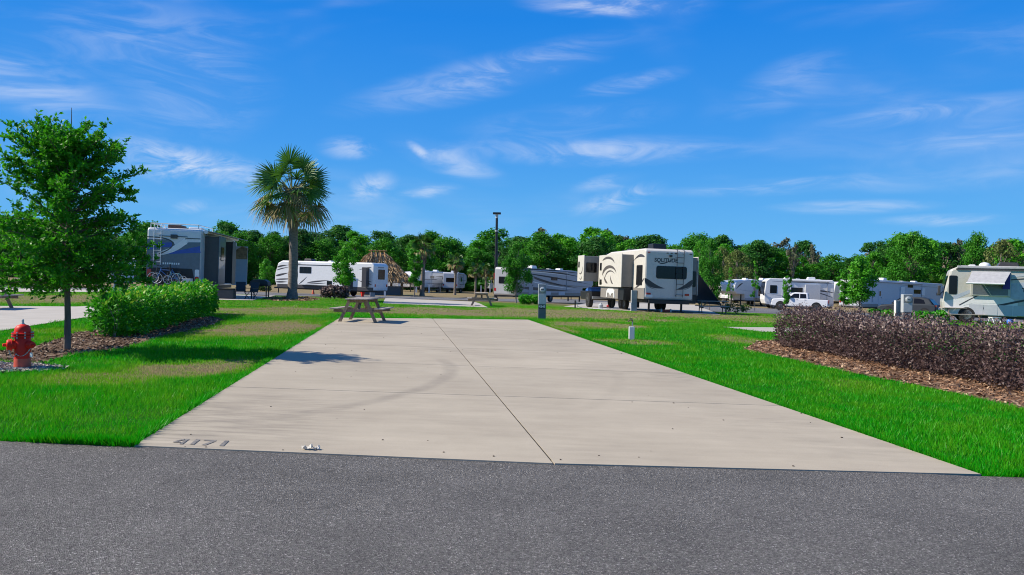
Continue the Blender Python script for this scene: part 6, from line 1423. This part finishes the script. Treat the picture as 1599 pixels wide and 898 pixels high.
    mb = MB(); mt = Matrix.Translation((x(3.0), .3, zt)); mb.lathe([(.3, 0), (.3, .08), (.2, .2), (.03, .24)], 14, mat=mt); mb.build('satellite_dome', M_WHITE, t, smooth=True); acunit(t, x(4.6), zt, 0, 1.1, .8, .25, M_CHAR); acunit(t, x(6.5), zt, 0, .5, .5, .2); acunit(t, x(2.1), zt - .02, 0, .5, .4, .12)
    chassis(t, .3, L - .3, W, .3, .47)
    for (lab, q, c, nm) in ():
        pass
    return t, L
motorhome_big()
for (lab, px, py, c) in (('blue ball on the grass beside the big motorhome', 1577, 508, (.03, .16, .60)),):
    o = MB().ball((0, 0, .18), .18, 10).build('ball', M('ball_blue', c, .4), None, smooth=True); o.location = G(px, py); o2 = tag(o, lab, 'ball')
t = thing('step_stool', 'white folding step stool beside the big motorhome', 'stool', G(1553, 507.5)); mb = MB(); mb.box(-.25, .25, -.2, .2, .40, .44); mb.build('top_step', M_WHITE, t)
for s in (-1, 1):
    for y in (-1, 1):
        mb = MB(); mb.beam((s * .2, y * .35, 0), (s * .2, y * .1, .40), .04, .04); mb.build('leg', M_WHITE, t)

# ---- cars
def carbody(par, prof, W, k, zref, mat, name, bev=.08):
    mb = MB(); wf = lambda z: W / 2 - k * max(0, z - zref); mb.prism(prof, lambda u, v: (u, -wf(v), v), lambda u, v: (u, wf(v), v)); return mb.build(name, mat, par, bevel=bev, seg=3, smooth=True)
def sidewin(par, pts, W, k, zref, name='side_window'):
    for s in (-1, 1):
        mb = MB(); g = lambda u, v, d: (u, s * (W / 2 - k * max(0, v - zref) + d), v); mb.prism(pts, lambda u, v: g(u, v, .002), lambda u, v: g(u, v, .012)); mb.build(name, M_GLASS, par)
def pickup():
    a = AT(1293, 84.0); b = AT(1204, 86.5); hd = math.atan2(b.y - a.y, b.x - a.x); L = math.hypot(b.x - a.x, b.y - a.y); W = 2.05; lft = Vector((-math.sin(hd), math.cos(hd), 0)); loc = a - lft * W / 2; loc.z = float(gz(loc.x, loc.y))
    t = thing('pickup_truck', 'white crew cab pickup truck parked by the far road', 'pickup', loc, hd, None, True); P_ = M('truck_white', (.72, .73, .75), .3, var=.03, coat=.5)
    carbody(t, [(0, .62), (.0, 1.32), (L * .42, 1.34), (L * .75, 1.36), (L * .97, 1.25), (L, 1.0), (L, .55), (L * .95, .48), (.2, .5)], W, .04, .9, P_, 'body')
    carbody(t, [(L * .34, 1.30), (L * .355, 1.95), (L * .38, 2.03), (L * .58, 2.04), (L * .63, 1.95), (L * .75, 1.34)], W - .04, .22, 1.3, P_, 'cab')
    sidewin(t, [(L * .375, 1.42), (L * .385, 1.88), (L * .49, 1.90), (L * .49, 1.42)], W - .04, .22, 1.3); sidewin(t, [(L * .505, 1.42), (L * .505, 1.90), (L * .60, 1.88), (L * .68, 1.42)], W - .04, .22, 1.3)
    mb = MB(); mb.box(.12, L * .33, -W / 2 + .12, W / 2 - .12, 1.28, 1.352); mb.build('cargo_bed', M_BLACK, t)
    for x in (L * .20, L * .83):
        for y, o in ((W / 2 - .1, 1), (-W / 2 + .1, -1)):
            wheel(t, x, y, .43, .28, o)
            mt = Matrix.Translation((x, o * (W / 2 - .02), .5)) @ Matrix.Rotation(R(90), 4, 'X'); mb = MB(); mb.lathe([(.53, -.025), (.53, .025)], 20, mat=mt); mb.build('wheel_arch', M_BLACK, t)
    for s in (-1, 1):
        light(t, 'B', 0, s * (W / 2 - .12) - .1, s * (W / 2 - .12) + .1, .92, 1.3, M_TAIL); light(t, 'F', L, s * (W / 2 - .2) - .2, s * (W / 2 - .2) + .2, .85, 1.12, M_PEDG, 'headlight')
        mb = MB(); mb.box(L * .66, L * .69, s * (W / 2 - .02), s * (W / 2 + .25), 1.4, 1.75); mb.build('wing_mirror', M_BLACK, t)
        for q in (.38, .52): 
            mb = MB(); y = s * (W / 2 - .02); mb.box(L * q, L * q + .18, min(y, y + s * .03), max(y, y + s * .03), 1.22, 1.26); mb.build('door_handle', M_CHAR, t)
    mb = MB(); mb.box(L - .02, L + .06, -W / 2 + .35, W / 2 - .35, .75, 1.15); mb.build('grille', M_CHAR, t); mb = MB(); mb.box(L - .05, L + .15, -W / 2 + .05, W / 2 - .05, .48, .68); mb.build('bumper', M_STEEL, t, bevel=.04); mb = MB(); mb.box(-.15, .05, -W / 2 + .05, W / 2 - .05, .55, .72); mb.build('bumper', M_STEEL, t, bevel=.04)
    mb = MB(); mb.add([(L * .632, -.8, 1.93), (L * .632, .8, 1.93), (L * .752, .9, 1.38), (L * .752, -.9, 1.38)], [(0, 1, 2, 3)]); mb.build('windscreen', M_GLASS, t)
pickup()
def suv():
    loc = AT(1466, 66.0); hd = R(138); L = 4.7; W = 1.9
    t = thing('parked_car', 'dark grey hatchback car parked beside the big motorhome', 'car', loc, hd, None, True); P_ = M('car_grey', (.032, .04, .05), .55, var=.04, spec=.15)
    carbody(t, [(.05, .45), (0, .75), (.08, 1.05), (.6, 1.12), (L * .7, 1.02), (L * .93, .9), (L, .7), (L - .05, .35), (.2, .32)], W, .06, .7, P_, 'body', .12)
    carbody(t, [(.22, 1.02), (.62, 1.55), (1.2, 1.69), (2.2, 1.70), (2.75, 1.58), (3.6, 1.0)], W - .1, .30, 1.0, P_, 'cabin', .08)
    sidewin(t, [(.85, 1.14), (1.0, 1.45), (1.35, 1.55), (1.75, 1.56), (1.75, 1.12)], W - .1, .30, 1.0); sidewin(t, [(1.85, 1.12), (1.85, 1.56), (2.3, 1.55), (2.65, 1.44), (3.2, 1.1)], W - .1, .30, 1.0)
    mb = MB(); mb.add([(.235, -.72, 1.08), (.235, .72, 1.08), (.60, .62, 1.52), (.60, -.62, 1.52)], [(0, 1, 2, 3)]); o = mb.build('rear_window', M_GLASS, t); o.location.x = -.035
    mb = MB(); mb.add([(3.55, -.75, 1.06), (3.55, .75, 1.06), (2.78, .62, 1.57), (2.78, -.62, 1.57)], [(0, 1, 2, 3)]); o = mb.build('windscreen', M_GLASS, t); o.location = (.04, 0, .03)
    for s in (-1, 1):
        light(t, 'B', .03, s * .72 - .2, s * .72 + .2, .88, 1.04, M_TAIL); mb = MB(); mb.box(2.95, 3.15, s * .86, s * 1.06, 1.05, 1.2); mb.build('wing_mirror', P_, t, bevel=.03)
    for x in (.85, 3.75):
        for y, o in ((W / 2 - .1, 1), (-W / 2 + .1, -1)):
            wheel(t, x, y, .34, .22, o); mt = Matrix.Translation((x, o * (W / 2 - .03), .38)) @ Matrix.Rotation(R(90), 4, 'X'); mb = MB(); mb.lathe([(.41, -.025), (.41, .025)], 20, mat=mt); mb.build('wheel_arch', M_BLACK, t)
    light(t, 'B', 0, -.25, .25, .68, .80, M_WHITE, 'licence_plate')
suv()
# low concrete kerb stops by the far road
for i in range(10):
    px = 1118 + i * 9.0; py = 474.5 + i * .42; t = MB().prism([(-.45, 0), (-.38, .2), (.38, .2), (.45, 0)], lambda u, v: (u, -.1, v), lambda u, v: (u, .1, v)).build('kerb_stop', M_CONC2, None); t.location = G(px, py); tag(t, 'low concrete kerb stop, %s from the left in the row behind the tan camper' % ORD[i], 'kerb stop', 'kerb stops by the far road')
